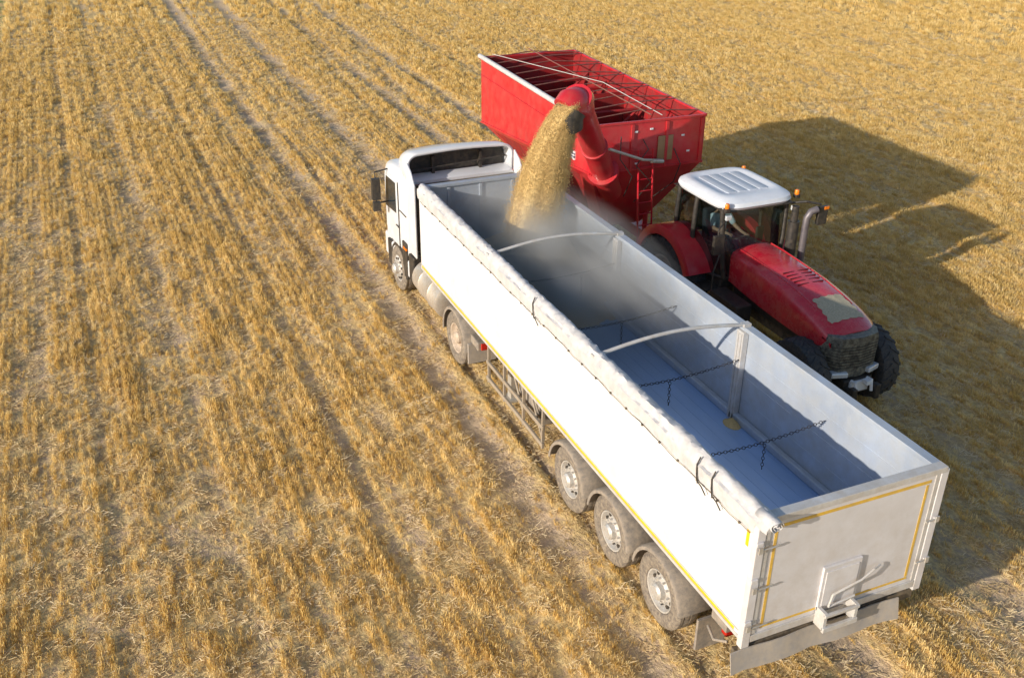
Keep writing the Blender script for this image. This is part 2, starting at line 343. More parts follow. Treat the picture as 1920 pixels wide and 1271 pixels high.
bm=NB(); box(bm,.02,.2,.3,.6,1.07,1.2); tube(bm,[(-.05,.55,1.0),(-.1,.35,.98),(-.02,.2,1.05)],.02,6); fin("side_bracket",bm,m_guard,T,bevel=.01)
bm=NB()
for z in (.50,.82): box(bm,.02,.06,5.3,7.65,z,z+.07)
for y in (5.35,6.1,6.9,7.6): box(bm,.03,.08,y-.02,y+.02,.45,1.24)
for y in (5.9,6.6): tube(bm,[(.08,y-.5,.55),(.08,y,1.2)],.018,6)
m_guardrail=mat("side_guard_steel",(.36,.31,.26),.6,.2,.2,5,DUST,.5)
sg=fin("side_guard",bm,m_guardrail,T,bevel=.004); copytree(sg,T,(2.47,0,0))
bm=NB(); box(bm,.28,.42,7.15,7.3,.28,1.2); box(bm,.22,.48,7.08,7.37,.25,.30); box(bm,.3,.75,7.2,7.26,.8,.86)
ll=fin("landing_leg",bm,m_steel,T,bevel=.008); copytree(ll,T,(1.8,0,0))
bm=NB(); box(bm,.14,.55,5.7,6.5,.62,1.05); tube(bm,[(.45,6.7,.95),(.45,7.0,.95)],.13,14); fin("valve_box",bm,m_guard,T,bevel=.02)

# ================================================================== TRUCK
K=thing("truck",(1.275,11.5,0),"white truck tractor unit with roof wind deflector, coupled to trailer","truck")
def rrect(x0,x1,z0,z1,y,r,n=4,rb=None):
    pts=[]
    for cx,cz,a in ((x1-r,z1-r,0),(x0+r,z1-r,90),(x0+r,z0+r,180),(x1-r,z0+r,270)):
        for k in range(n+1):
            t=math.radians(a+90*k/n); pts.append((cx+r*math.cos(t),y,cz+r*math.sin(t)))
    return pts
bm=NB(); loft(bm,[rrect(.12,2.43,1.0,2.70,12.05,.08),rrect(.08,2.47,.95,2.74,12.15,.12),rrect(.07,2.48,.95,2.76,13.2,.14),rrect(.08,2.47,.95,2.72,13.6,.16),rrect(.12,2.43,.98,2.5,13.85,.18),rrect(.16,2.39,1.0,2.2,13.93,.18)])
CB=fin("cab",bm,m_truckw,K,smooth=35)
bm=NB(); box(bm,.055,.075,12.75,13.6,1.05,2.52); dr=fin("cab_door",bm,m_truckw,CB,bevel=.01); dr2=copytree(dr,CB,(2.42,0,0))
bm=NB(); prism(bm,[(12.85,1.78),(13.62,1.72),(13.5,2.42),(12.85,2.45)],'x',.045,.054); wd=fin("window",bm,m_tglass,CB)
bm=NB(); box(bm,.3,2.25,13.75,13.9,1.6,2.45,rot=Matrix.Rotation(math.radians(14),3,'X')); fin("windscreen",bm,m_tglass,CB)
bm=NB(); tube(bm,[(.04,12.7,1.5),(.04,12.7,1.52),(.04,12.85,1.52)],.015,6); fin("door_handle",bm,m_black,CB)
bm=NB(); box(bm,.05,.07,12.7,12.712,1.05,2.5); box(bm,.058,.07,12.2,12.65,1.9,1.92); fin("panel_seam",bm,m_black,CB)
bm=NB(); box(bm,.1,2.45,13.5,13.98,.45,.98); box(bm,.06,.3,12.1,13.52,.55,.94) ; box(bm,2.25,2.49,12.1,13.52,.55,.94); fin("cab_bumper",bm,m_truckw,K,bevel=.04)
bm=NB(); box(bm,.04,.1,12.2,12.5,.5,1.3); fin("cab_step",bm,m_black,K,bevel=.02)
bm=NB(); box(bm,.045,.12,13.35,13.6,.35,.95);fin("cab_step",bm,m_black,K,bevel=.02)
bm=NB(); prism(bm,[(12.2,1.15),(12.4,1.15),(12.4,1.20),(12.2,1.20)],'x',.03,.06); fin("side_lamp",bm,m_orange,K)
def arch(y,zt,x0,x1,zb,r,n=8):
    pts=[(x0,y,zb)]
    for k in range(n+1):
        t=math.radians(180-90*k/n); pts.append((x0+r+r*math.cos(t),y,zt-r*.8+r*.8*math.sin(t)+.0))
    for k in range(1,6):
        u=k/6; pts.append((x0+r+(x1-x0-2*r)*u,y,zt+.035*math.sin(math.pi*u)))
    for k in range(n+1):
        t=math.radians(90-90*k/n); pts.append((x1-r+r*math.cos(t),y,zt-r*.8+r*.8*math.sin(t)))
    pts.append((x1,y,zb)); return pts
bm=NB(); rg=[arch(y,zt,x0,x1,2.70,.26) for y,zt,x0,x1 in ((12.12,3.27,.10,2.45),(12.5,3.22,.12,2.43),(12.9,3.11,.18,2.37),(13.3,2.98,.3,2.25),(13.55,2.92,.42,2.13))]
loft(bm,rg,cap=False,closed=False); DF=fin("wind_deflector",bm,m_truckw,K,smooth=40); s=DF.modifiers.new("solid","SOLIDIFY"); s.thickness=.06; s.offset=-1
bm=NB(); rg=[arch(y,zt,x0,x1,2.72,.24) for y,zt,x0,x1 in ((12.42,3.13,.21,2.34),(12.46,3.12,.21,2.34))]
loft(bm,rg,cap=True); box(bm,.7,.76,12.30,12.418,2.75,3.10); box(bm,1.75,1.81,12.30,12.418,2.75,3.10); tube(bm,[(.2,12.3,2.85),(2.35,12.3,2.95)],.02,6); fin("deflector_lining",bm,m_black,DF,smooth=40)
for x0,x1 in ((.07,.11),(2.44,2.48)):
    bm=NB(); prism(bm,[(12.1,1.2),(11.62,1.2),(11.62,2.75),(11.85,3.0),(12.1,3.12)],'x',x0,x1); fin("side_fairing",bm,m_truckw,K,bevel=.012)
bm=NB(); box(bm,.15,2.4,11.95,12.04,1.2,2.65); box(bm,.5,.8,11.75,11.95,1.2,2.5); tube(bm,[(1.2,11.9,1.0),(1.1,11.7,2.0),(1.3,11.5,1.5),(1.2,11.3,1.2)],.03,6); fin("cab_rear_panel",bm,m_dark,K,bevel=.01)
def mirror(x,s):
    bm=NB(); box(bm,x-.09,x+.09,13.30,13.42,1.95,2.42); tube(bm,[(x,13.36,2.44),(x,13.4,2.55),(x-s*.35,13.45,2.58)],.018,6); tube(bm,[(x,13.36,1.93),(x,13.4,1.85),(x-s*.35,13.45,1.85)],.018,6)
    box(bm,x-.08,x+.08,13.30,13.40,1.70,1.9)
    return fin("mirror",bm,m_black,K,bevel=.03)
mirror(-.23,-1); mirror(2.78,1)
bm=NB()
for x in (.8,1.65): box(bm,x,x+.1,8.2,13.6,.72,1.0)
box(bm,.8,1.75,8.1,8.2,.7,.98); tube(bm,[(.2,9.265,.52),(2.35,9.265,.52)],.08,10); tube(bm,[(.2,12.856,.5),(2.35,12.856,.5)],.06,10); box(bm,.75,1.8,8.7,9.8,1.0,1.16)
fin("truck_frame",bm,m_dark,K)
truck_wheel(K,(.05,9.265,.52),-1,m_rimbrown,dish=-.12); truck_wheel(K,(2.5,9.265,.52),1,m_rimbrown,dish=-.12)
truck_wheel(K,(.05,12.856,.5),-1,m_rim,dish=.0,r=.5); truck_wheel(K,(2.50,12.856,.5),1,m_rim,dish=.0,r=.5)
arc_guard("mudguard",K,.0,.60,9.265,.52,.61,-5,180,m_guard,lip=.05); arc_guard("mudguard",K,1.95,2.55,9.265,.52,.61,0,180,m_guard,lip=.05)
arc_guard("wheel_arch",K,.05,.45,12.856,.5,.56,10,185,m_black); arc_guard("wheel_arch",K,2.1,2.5,12.856,.5,.56,10,185,m_black)
bm=NB(); box(bm,.04,.6,8.58,8.62,.30,.72); fl=fin("mud_flap",bm,m_flap,K,bevel=.004)
bm=NB(); box(bm,.1,.5,8.28,8.62,.74,.9); box(bm,.08,.42,8.2,8.29,.75,.92); fin("rear_lamp_box",bm,m_guard,K,bevel=.02)
bm=NB(); box(bm,.14,.4,8.165,8.2,.77,.90); fin("tail_light",bm,m_redlens,K,bevel=.01)
bm=NB(); lathe(bm,[(0,-.74),(.30,-.74),(.36,-.70),(.365,-.3),(.38,-.28),(.365,-.26),(.365,.26),(.38,.28),(.365,.3),(.36,.70),(.30,.74),(0,.74)],(.33,10.95,.78),'y',36); fin("fuel_tank",bm,m_tank,K,smooth=40)
bm=NB(); box(bm,.05,.62,11.75,12.1,.55,1.15); tube(bm,[(.3,11.9,1.15),(.3,11.9,1.4)],.06,8); fin("battery_box",bm,m_black,K,bevel=.03)

# ================================================================== GRAIN (in trailer)
bm=NB(); nx,ny=60,200
def heap(x,y):
    h=1.0*math.exp(-((x-1.75)/1.7)**2-((y-9.8)/1.15)**2)+.24*math.exp(-((x-1.5)/2.2)**2-((y-8.3)/1.0)**2)-.08
    h+=.03*mnoise.noise(Vector((x*3,y*3,0)))+.012*mnoise.noise(Vector((x*11,y*11,0)))
    return h
g=[[None]*(ny+1) for _ in range(nx+1)]
for i in range(nx+1):
    for j in range(ny+1):
        x=.06+2.43*i/nx; y=6.1+4.92*j/ny; g[i][j]=bm.verts.new((x,y,ZF-.01+max(-.005,heap(x,y))))
for i in range(nx):
    for j in range(ny): bm.faces.new((g[i][j],g[i+1][j],g[i+1][j+1],g[i][j+1]))
o=fin("grain_heap",bm,m_heap,None,smooth=60); o["label"]="golden wheat grain heap on the trailer floor"; o["category"]="grain"; o["kind"]="stuff"
bm=NB(); vs=[]
for r_,h_ in ((.17,0),(.12,.03),(.06,.07),(.01,.1)): vs.append([(2.33+r_*.7*math.cos(t*.5236),3.62+r_*math.sin(t*.5236),ZF+.001+h_+.01*random.random()) for t in range(12)])
loft(bm,vs); o=fin("spilled_grain",bm,m_heap,None,smooth=60); o["label"]="small spilled pile of grain at foot of trailer post"; o["category"]="grain"; o["kind"]="stuff"
def stream(t):
    x=2.34-.70*t-.05*math.sin(3*t); y=9.28+.12*t; z=4.78-2.5*t**1.35
    return Vector((x,y,z))
bm=NB(); rings=[]
def srad(t): return .19+.25*min(1,t*1.5)**.8+.02*t, .18+.16*t
for i in range(150):
    t=i/149; c=stream(t); rx,ry=srad(t)
    ring=[]
    for k in range(72):
        a=2*math.pi*k/72; ca_,sa_=math.cos(a),math.sin(a)
        n_=mnoise.noise(Vector((ca_*2.0,sa_*2.0,t*3)))*.06+mnoise.noise(Vector((ca_*6,sa_*6,t*5)))*.02+mnoise.noise(Vector((ca_*18,sa_*18,t*26)))*.014+mnoise.noise(Vector((ca_*40,sa_*40,t*80)))*.012
        ring.append(c+Vector((ca_*(rx*(1+n_*2)),sa_*(ry*(1+n_*2)),n_*.2)))
    rings.append(ring)
loft(bm,rings)
for i in range(42000):
    t=random.random()**.8; c=stream(t); rx,ry=srad(t); a=random.random()*6.283; q=.99+abs(random.gauss(0,.05+.12*t))
    p=c+Vector((math.cos(a)*rx*q,math.sin(a)*ry*q,random.gauss(0,.03))); s=random.uniform(.004,.009)
    v=[bm.verts.new(p+Vector(d)*s) for d in ((1,0,0),(-.6,.8,0),(-.6,-.8,0),(0,0,1.8))]
    for f in ((0,1,2),(0,1,3),(1,2,3),(2,0,3)): bm.faces.new([v[j] for j in f])
o=fin("falling_grain",bm,m_grain,None,smooth=70); o["label"]="stream of golden grain pouring from red auger spout into trailer"; o["category"]="grain"; o["kind"]="stuff"
# dust
def dustmat(name,dmax):
    m_du=bpy.data.materials.new(name); m_du.use_nodes=True; n=m_du.node_tree; n.nodes.clear(); Lk=n.links
    o_=n.nodes.new("ShaderNodeOutputMaterial"); vsn=n.nodes.new("ShaderNodeVolumeScatter"); vsn.inputs["Color"].default_value=(.90,.87,.84,1)
    tcn=n.nodes.new("ShaderNodeTexCoord"); ln=n.nodes.new("ShaderNodeVectorMath"); ln.operation='LENGTH'; Lk.new(tcn.outputs["Object"],ln.inputs[0])
    mr=n.nodes.new("ShaderNodeMapRange"); mr.inputs[1].default_value=1.; mr.inputs[2].default_value=.3; mr.inputs[3].default_value=0; mr.inputs[4].default_value=1; Lk.new(ln.outputs["Value"],mr.inputs[0])
    nn_=n.nodes.new("ShaderNodeTexNoise"); nn_.inputs["Scale"].default_value=2.1; nn_.inputs["Detail"].default_value=3; Lk.new(tcn.outputs["Object"],nn_.inputs["Vector"])
    mr2=n.nodes.new("ShaderNodeMapRange"); mr2.inputs[1].default_value=.36; mr2.inputs[2].default_value=.65; mr2.inputs[3].default_value=.16*dmax; mr2.inputs[4].default_value=dmax; Lk.new(nn_.outputs[0],mr2.inputs[0])
    mm_=n.nodes.new("ShaderNodeMath"); mm_.operation='MULTIPLY'; Lk.new(mr.outputs[0],mm_.inputs[0]); Lk.new(mr2.outputs[0],mm_.inputs[1]); Lk.new(mm_.outputs[0],vsn.inputs["Density"]); Lk.new(vsn.outputs[0],o_.inputs["Volume"]); return m_du
bm=NB(); bmesh.ops.create_icosphere(bm,subdivisions=3,radius=1)
du=fin("dust_cloud",bm,dustmat("grain_dust",1.9),None); du.location=(1.65,8.2,2.2); du.scale=(1.7,4.1,1.3); du["kind"]="stuff"; du["label"]="pale grain dust drifting inside the open trailer"; du["category"]="dust"

# ================================================================== GRAIN CART
cx0,cy0,ca=3.585,10.775,-.035
CT=thing("grain_cart",(4.99,13.9,0),"red grain cart with open top and raised unloading auger","grain cart")
cc,cs=math.cos(ca),math.sin(ca)
def C(u,v,z): return Vector((cx0+u*cc-v*cs,cy0+u*cs+v*cc,z))
cw,cl,cz=2.6,6.6,3.83
def hop(e):
    top=[C(e,e,cz),C(cw-e,e,cz),C(cw-e,cl-e,cz),C(e,cl-e,cz)]
    mid=[C(e,e+.0,2.85),C(cw-e,e,2.85),C(cw-e,cl-e,2.2),C(e,cl-e,2.2)]
    bot=[C(.85+e,.95+e,1.25),C(cw-.85-e,.95+e,1.25),C(cw-.85-e,cl-1.6,1.25),C(.85+e,cl-1.6,1.25)]
    return top,mid,bot
bm=NB()
t,m_,b=hop(0); ti,mi_,bi=hop(.035)
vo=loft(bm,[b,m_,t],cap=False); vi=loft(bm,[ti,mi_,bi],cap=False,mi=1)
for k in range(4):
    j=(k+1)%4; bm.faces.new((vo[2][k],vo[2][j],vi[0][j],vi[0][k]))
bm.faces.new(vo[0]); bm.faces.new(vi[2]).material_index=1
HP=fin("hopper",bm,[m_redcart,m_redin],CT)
bm=NB()
for (a,bb,wd) in (((0,0),(0,cl),.07),((cw,0),(cw,cl),.05),((0,0),(cw,0),.04),((0,cl),(cw,cl),.05)):
    tube(bm,[C(a[0],a[1],cz+.01),C(bb[0],bb[1],cz+.01)],wd*.8,4 if wd!=.07 else 8)
fin("rim",bm,m_redcart,HP)
bm=NB(); tube(bm,[C(-.02,-.02,cz+.05),C(-.02,cl+.05,cz+.05)],.06,8); fin("rolled_cover",bm,m_tarp,HP,smooth=50)
bm=NB()
for u in (.03,.9,1.7,2.52):
    p0,p1=C(u-.03,-.035,cz-.03),C(u+.03,-.001,2.87)
    box(bm,p0.x,p1.x,p0.y,p1.y+.0,p1.z,p0.z)
for z in (3.42,):
    tube(bm,[C(-.012,.02,z),C(-.012,cl-.02,z)],.012,4)
tube(bm,[C(-.01,.0,2.85),C(-.01,cl,2.2)],.03,4); tube(bm,[C(0,-.01,2.85),C(cw,-.01,2.85)],.03,4); tube(bm,[C(cw+.01,.0,2.85),C(cw+.01,cl,2.2)],.03,4)
fin("hopper_rib",bm,m_redcart,HP)
for v in (1.3,2.5,3.6,4.6,5.6):
    bm=NB()
    q=[C(.04,v,cz-.35),C(cw-.04,v,cz-.35),C(cw-.04,v,2.75),C(1.75,v,1.6),C(.85,v,1.6),C(.04,v,2.75)]
    q2=[C(.04,v+.03,cz-.35),C(cw-.04,v+.03,cz-.35),C(cw-.04,v+.03,2.75),C(1.75,v+.03,1.6),C(.85,v+.03,1.6),C(.04,v+.03,2.75)]
    if v==3.6: loft(bm,[q,q2])
    else:
        tube(bm,[C(.05,v,3.35),C(cw-.05,v,3.35)],.045,6); tube(bm,[C(.05,v,3.5),C(cw/2,v,2.5),C(cw-.05,v,3.5)],.035,6)
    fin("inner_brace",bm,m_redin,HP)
bm=NB()
for k in range(11):
    v=.3+k*.6
    tube(bm,[C(.0,v,cz+.05),C(cw/2,v+.1,cz+.13),C(cw,v+(.4 if k%2 else .0),cz+.04)],.015,6)
tube(bm,[C(cw/2,.0,cz+.13),C(cw/2,cl,cz+.15)],.014,6)
fin("cover_bow",bm,mat("bow_red",(.22,.05,.05),.4,.1,.2,4,DUST,.3),HP,smooth=60)
bm=NB(); tube(bm,[C(.3,cl,cz+.08),C(cw/2+.2,cl*.4,cz+.17),C(cw*.6,.0,cz+.10)],.009,6); fin("cover_cord",bm,m_rail,HP,smooth=60)
bm=NB(); p=C(1.5,-.03,2.97); q=C(1.86,-.002,3.5); box(bm,p.x,q.x,p.y,q.y,2.97,3.5); fin("inspection_window",bm,mat("window_haze",(.34,.20,.10),.3,0,.2,6),HP,bevel=.02)
for u,z in ((.95,3.62),(2.05,3.45),(1.0,2.95),(2.2,3.1),(1.3,3.65)):
    bm=NB(); p=C(u,-.022,z); box(bm,p.x,p.x+.07,p.y,p.y+.015,z,z+.035); fin("warning_sticker",bm,m_decal,HP)
bm=NB(); pts=[C(-.016,v,0) for v in (.75,1.35)]
box(bm,pts[0].x-.012,pts[1].x+.0,pts[0].y,pts[1].y,2.92,3.10,0); box(bm,pts[0].x-.016,pts[1].x-.013,pts[0].y,pts[1].y,2.97,3.0,1); box(bm,pts[0].x-.016,pts[1].x-.013,pts[0].y,pts[1].y,3.04,3.06,1)
fin("side_decal",bm,[m_decal,m_blue],HP)
A0=Vector((3.85,10.75,2.9)); A1=Vector((2.66,9.58,4.60)); 
bm=NB(); ax=(A1-A0).normalized()
tube(bm,[A0-ax*.9,A0-ax*.1],.25,20); tube(bm,[A0-ax*.1,A0-ax*.09,A0+ax*.0,A0+ax*.01],[.25,.33,.33,.25],20); tube(bm,[A0+ax*.01,A1],.24,24); tube(bm,[A0+ax*.9,A0+ax*.91,A0+ax*.96,A0+ax*.97],[.24,.27,.27,.24],20)
AG=fin("auger_tube",bm,m_redcart,CT,smooth=40)
bm=NB(); dd=Vector((-.75,-.3,-.25)).normalized()
pts=[A1-ax*.15,A1+ax*.05,A1+ax*.2+dd*.06,A1+ax*.27+dd*.20,A1+ax*.22+dd*.34]; tube(bm,pts,[.25,.28,.30,.29,.26],28)
SP=fin("auger_spout",bm,m_redcart,AG,smooth=50)
bm=NB(); e=pts[-1]+Vector((.05,-.02,-.04)); tube(bm,[e-dd*.06,e+dd*.02+Vector((0,0,-.10)),e+dd*.0+Vector((.03,.0,-.32))],[.29,.29,.255],28); fin("rubber_skirt",bm,m_black,SP,smooth=50)
bm=NB(); tube(bm,[A1+ax*.22,A1+ax*.335,A1+ax*.34],[.31,.29,.27],32); tube(bm,[A1+ax*.34,A1+ax*.37],.05,12,mi=1); fin("end_cap",bm,[m_red,m_decal],SP,smooth=40)
bm=NB(); tube(bm,[C(1.6,-.1,3.0),C(1.0,-.35,3.15),Vector((3.55,10.0,3.6))],.028,8); tube(bm,[C(1.6,-.1,2.98),C(1.25,-.25,3.07)],.045,8); fin("hydraulic_cylinder",bm,m_steel,AG,smooth=40)
for pp in ([C(1.15,.05,3.5),C(1.2,-.18,3.3),C(.9,-.25,3.0),C(1.3,-.2,2.6),C(1.2,.3,2.0)],[C(1.9,.0,3.2),C(2.0,-.15,2.9),C(1.9,-.1,2.5),C(1.6,.2,2.1)],[C(.6,-.1,3.6),C(.5,-.3,3.2),C(.8,-.3,2.8),C(.9,.2,2.2)]):
    bm=NB(); tube(bm,pp,.012,6); fin("hydraulic_hose",bm,m_black,CT,smooth=60)
bm=NB()
lb=C(1.35,-.05,.95); lt=C(1.15,-.16,3.3)
for s in (-.17,.17): tube(bm,[lb+Vector((s,0,0)),lt+Vector((s,0,0))],.022,6)
for k in range(9): 
    p=lb.lerp(lt,(k+.5)/9); tube(bm,[p+Vector((-.17,0,0)),p+Vector((.17,0,0))],.016,6)
fin("ladder",bm,m_red,CT,smooth=60)
bm=NB()
for u in (.75,1.75): 
    p=C(u,.3,0); q=C(u+.1,cl-.6,0); box(bm,p.x,q.x,p.y,q.y,.85,1.1)
tube(bm,[C(.8,.6,.95),C(1.3,-.9,.62),C(1.35,-1.3,.55)],.08,8); tube(bm,[C(1.8,.6,.95),C(1.3,-.9,.62)],.08,8); tube(bm,[C(.1,3.9,.9),C(2.5,3.9,.9)],.09,8)
for u in (.8,1.8):
    for v in (.8,4.6): tube(bm,[C(u,v,1.0),C(u,v,2.2)],.06,6)
fin("cart_frame",bm,m_redcart,CT)
def farm_wheel(parent,c,side,r,w,rimr,mrim,lugs=22,name="wheel"):
    x,y,z=c; h=w/2
    bm=NB(); lathe(bm,[(0,-h*.3),(rimr*.4,-h*.3),(rimr*.4,h*.35),(rimr*.25,h*.5),(0,h*.5)],c,'x',20,flip=side); hub=fin(name,bm,m_dark,parent,smooth=40)
    bm=NB(); lathe(bm,[(rimr,-h*.8),(rimr*1.15,-h*.97),(r*.82,-h),(r*.93,-h*.92),(r*.965,-h*.7),(r*.975,0),(r*.965,h*.7),(r*.93,h*.92),(r*.82,h),(rimr*1.15,h*.97),(rimr,h*.8)],c,'x',56)
    for k in range(lugs):
        for s in (-1,1):
            t=2*math.pi*(k+(.5 if s>0 else 0))/lugs
            rg=[]
            for q,(xx,da,rr) in enumerate(((.02,0,r),(h*.5,.09,r*.998),(h*.96,.17,r*.965),(h*1.0,.18,r*.86))):
                tt=t+da*1.1; wd=.028/r*1.4
                rg.append([(x+s*xx,y+R_*math.cos(tt+w_),z+R_*math.sin(tt+w_)) for R_,w_ in ((rr-.05,-wd),(rr,-wd*.7),(rr,wd*.7),(rr-.05,wd))])
            loft(bm,rg)
    fin("tyre",bm,m_tyred,hub,smooth=30)
    bm=NB(); lathe(bm,[(rimr*1.02,-h*.8),(rimr*.9,-h*.7),(rimr*.88,-h*.1),(rimr*.6,h*.05),(rimr*.4,h*.1),(rimr*.6,h*.12),(rimr*.88,h*.1),(rimr*.9,h*.75),(rimr*1.02,h*.8)],c,'x',40,flip=side)
    fin("rim",bm,mrim,hub,smooth=35); return hub
m_rimg=mat("grey_rim",(.35,.35,.36),.5,.3,.1,5,DUST,.3)
for u,s in ((.33,-1),(cw-.33,1)):
    p=C(u,3.9,.85); farm_wheel(CT,tuple(p),s,.85,.6,.36,m_rimg)

# ================================================================== TRACTOR
X0=5.78
TR=thing("tractor",(X0,7.8,0),"red farm tractor with white cab roof facing the trailer rear","tractor")
FY=5.40
bm=NB(); box(bm,X0-.28,X0+.28,5.2,10.0,.75,1.30); tube(bm,[(X0-.7,FY,.68),(X0+.7,FY,.68)],.12,8); tube(bm,[(X0-.9,9.4,.93),(X0+.9,9.4,.93)],.16,10); box(bm,X0-.5,X0+.5,9.7,10.15,.6,1.5)
fin("tractor_chassis",bm,m_dark,TR,bevel=.02)
def hs(y,zt,hw,zb,cr=.13,crown=.05):
    pts=[]
    pts.append((X0-hw*.98,y,zb)); pts.append((X0-hw,y,(zb+zt)/2)); pts.append((X0-hw,y,zt-cr*1.1)); pts.append((X0-hw+cr*.3,y,zt-cr*.45)); pts.append((X0-hw+cr,y,zt-.01))
    for k in range(1,6): 
        u=-1+2*k/6; pts.append((X0+u*(hw-cr),y,zt+crown*(1-u*u)))
    pts+= [(2*X0-p[0],p[1],p[2]) for p in pts[:5]][::-1]
    return pts
secs=[(8.04,1.99,.52,1.34),(7.6,1.99,.535,1.30),(7.0,1.96,.55,1.26),(6.4,1.91,.56,1.24),(5.9,1.83,.565,1.23),(5.5,1.74,.565,1.25),(5.2,1.64,.55,1.30),(5.0,1.53,.52,1.36)]
bm=NB(); loft(bm,[hs(*s) for s in secs]); HD=fin("hood",bm,m_redhood,TR,smooth=42)
def hz(y):
    for a,b in zip(secs[:-1],secs[1:]):
        if b[0]<=y<=a[0]:
            t=(a[0]-y)/(a[0]-b[0]); return a[1]+(b[1]-a[1])*t
    return secs[-1][1]
m_louv=mat("louvre_red",(.10,.006,.01),.5)
for s in (-1,1):
    for k in range(5):
        bm=NB(); y=6.75-k*.11; x=X0+s*.16; z=hz(y)+.044
        box(bm,x-.12,x+.12,y-.012,y+.012,z-.012,z+.006,rot=Matrix.Rotation(math.radians(8),3,'X')); fin("hood_louvre",bm,m_louv,HD)
for s in (-1,1):
    bm=NB(); tube(bm,[(X0+s*.37,y_,hz(y_)+.008) for y_ in (8.0,7.6,7.0,6.4,5.9,5.6)],.014,6); fin("hood_crease",bm,m_redhood,HD,smooth=60)
bm=NB(); g=[]
for i in range(15):
    row=[]
    for j in range(13):
        u=-1+2*j/12; y=5.86-.62*i/14; hw=.30+.02*math.sin(i*1.7)+.06*i/14; zt=hz(y); uu=u*hw/(.56-.13)
        row.append(bm.verts.new((X0+u*hw,y+.02*math.sin(j*2),zt+.05*(1-uu*uu)+.008)))
    g.append(row)
for i in range(14):
    for j in range(12): bm.faces.new((g[i][j],g[i][j+1],g[i+1][j+1],g[i+1][j]))
fin("chaff_layer",bm,m_chaff,HD,smooth=60)
bm=NB(); box(bm,X0-.40,X0+.40,5.3,8.0,1.0,1.30); fin("engine_block",bm,m_black,TR,bevel=.03)
bm=NB(); loft(bm,[[(X0+s*hw,y,z) for s,y in ((-1,5.75),(-.98,5.05),(-.72,4.86),(0,4.80),(.72,4.86),(.98,5.05),(1,5.75))] for hw,z in ((.46,.80),(.535,.95),(.55,1.28),(.545,1.46),(.50,1.56))]); GR=fin("grille",bm,mat("grille_mesh",(.018,.02,.022),.35,0,.3,5,(.45,.42,.33),.4,.6,70),TR,smooth=40)
bm=NB()
for k in range(8): 
    z=1.0+k*.055; tube(bm,[(X0-.54,5.06,z),(X0-.385,4.85,z),(X0,4.79,z),(X0+.385,4.85,z),(X0+.54,5.06,z)],.006,4)
fin("grille_bar",bm,m_black,GR)
for s in (-1,1):
    bm=NB(); box(bm,X0+s*.35-.15,X0+s*.35+.15,4.80,4.95,.83,.93,rot=Matrix.Rotation(s*.3,3,'Z')); fin("headlight",bm,m_lamp,GR,bevel=.02)
bm=NB(); box(bm,X0-.30,X0+.30,4.75,5.1,.5,.78); 
for s in (-1,1): box(bm,X0+s*.25-.04,X0+s*.25+.04,4.52,4.85,.58,.68); box(bm,X0+s*.25-.05,X0+s*.25+.05,4.5,4.62,.46,.74)
fin("front_linkage",bm,m_black,TR,bevel=.015)
bm=NB(); box(bm,X0-.2,X0+.2,4.70,4.748,.56,.76);box(bm,X0+.05,X0+.15,4.58,4.7,.72,.80); 
for s in (-1,1): tube(bm,[(X0+s*.17,4.73,.78),(X0+s*.17,4.62,.80),(X0+s*.17,4.58,.60)],.03,8)
fin("linkage_plate",bm,m_decal,TR,bevel=.01)
for s in (-1,1): farm_wheel(TR,(X0+s*.755,FY,.68),s,.68,.38,.37,m_rimg,20)
farm_wheel(TR,(X0-.92,9.4,.93),-1,.93,.60,.5,m_rimg,22); farm_wheel(TR,(X0+.92,9.4,.93),1,.93,.60,.5,m_rimg,22)
for s in (-1,1):
    a,b=(X0-1.22,X0-.58) if s<0 else (X0+.58,X0+1.22)
    arc_guard("rear_fender",TR,a,b,9.4,.93,1.05,15,155,m_red,th=.07,lip=.12,seg=22)
    bm=NB(); xs=X0+s*.60; pol=[(9.4+1.0*math.cos(math.radians(t)),.93+1.0*math.sin(math.radians(t))) for t in range(15,151,15)]
    prism(bm,pol,'x',xs-.02,xs+.02); fin("fender_side",bm,m_red,TR)
CBT=NB(); box(CBT,X0-.66,X0+.66,8.10,9.75,1.15,1.42); box(CBT,X0-.5,X0+.5,8.0,8.3,1.3,1.85)
CA=fin("cab",CBT,m_black,TR,bevel=.03)
P=lambda s,y,z,hw: Vector((X0+s*hw,y,z))
base={'A':(8.06,1.40,.62),'B':(8.95,1.30,.80),'C':(9.74,1.75,.70)}; top={'A':(8.16,2.80,.74),'B':(8.98,2.82,.77),'C':(9.70,2.80,.70)}
bm=NB()
for s in (-1,1):
    for k in 'ABC':
        y,z,h=base[k]; y2,z2,h2=top[k]; tube(bm,[P(s,y,z,h),P(s,(y+y2)/2-.0,(z+z2)/2,(h+h2)/2+.03),P(s,y2,z2,h2)],.05,8)
    tube(bm,[P(s,*base['A']),P(s,*base['B']),P(s,*base['C'])],.04,8); tube(bm,[P(s,*top['A']),P(s,*top['B']),P(s,*top['C'])],.04,8)
for k in 'AC':
    tube(bm,[P(-1,*top[k]),P(1,*top[k])],.035,8); tube(bm,[P(-1,*base[k]),P(1,*base[k])],.035,8)
fin("cab_frame",bm,m_black,CA,smooth=50)
bm=NB()
def quad(a,b,c,d): bm.faces.new([bm.verts.new(q) for q in (a,b,c,d)])
n=8
for i in range(n):
    u0,u1=-1+2*i/n,-1+2*(i+1)/n
    def Q(u,y,z,h): return Vector((X0+u*h,y-.10*(1-u*u),z))
    quad(Q(u0,8.05,1.42,.61),Q(u1,8.05,1.42,.61),Q(u1,8.15,2.79,.73),Q(u0,8.15,2.79,.73))
bmesh.ops.remove_doubles(bm,verts=bm.verts,dist=1e-4)
fin("windscreen",bm,m_glass,CA,smooth=60)
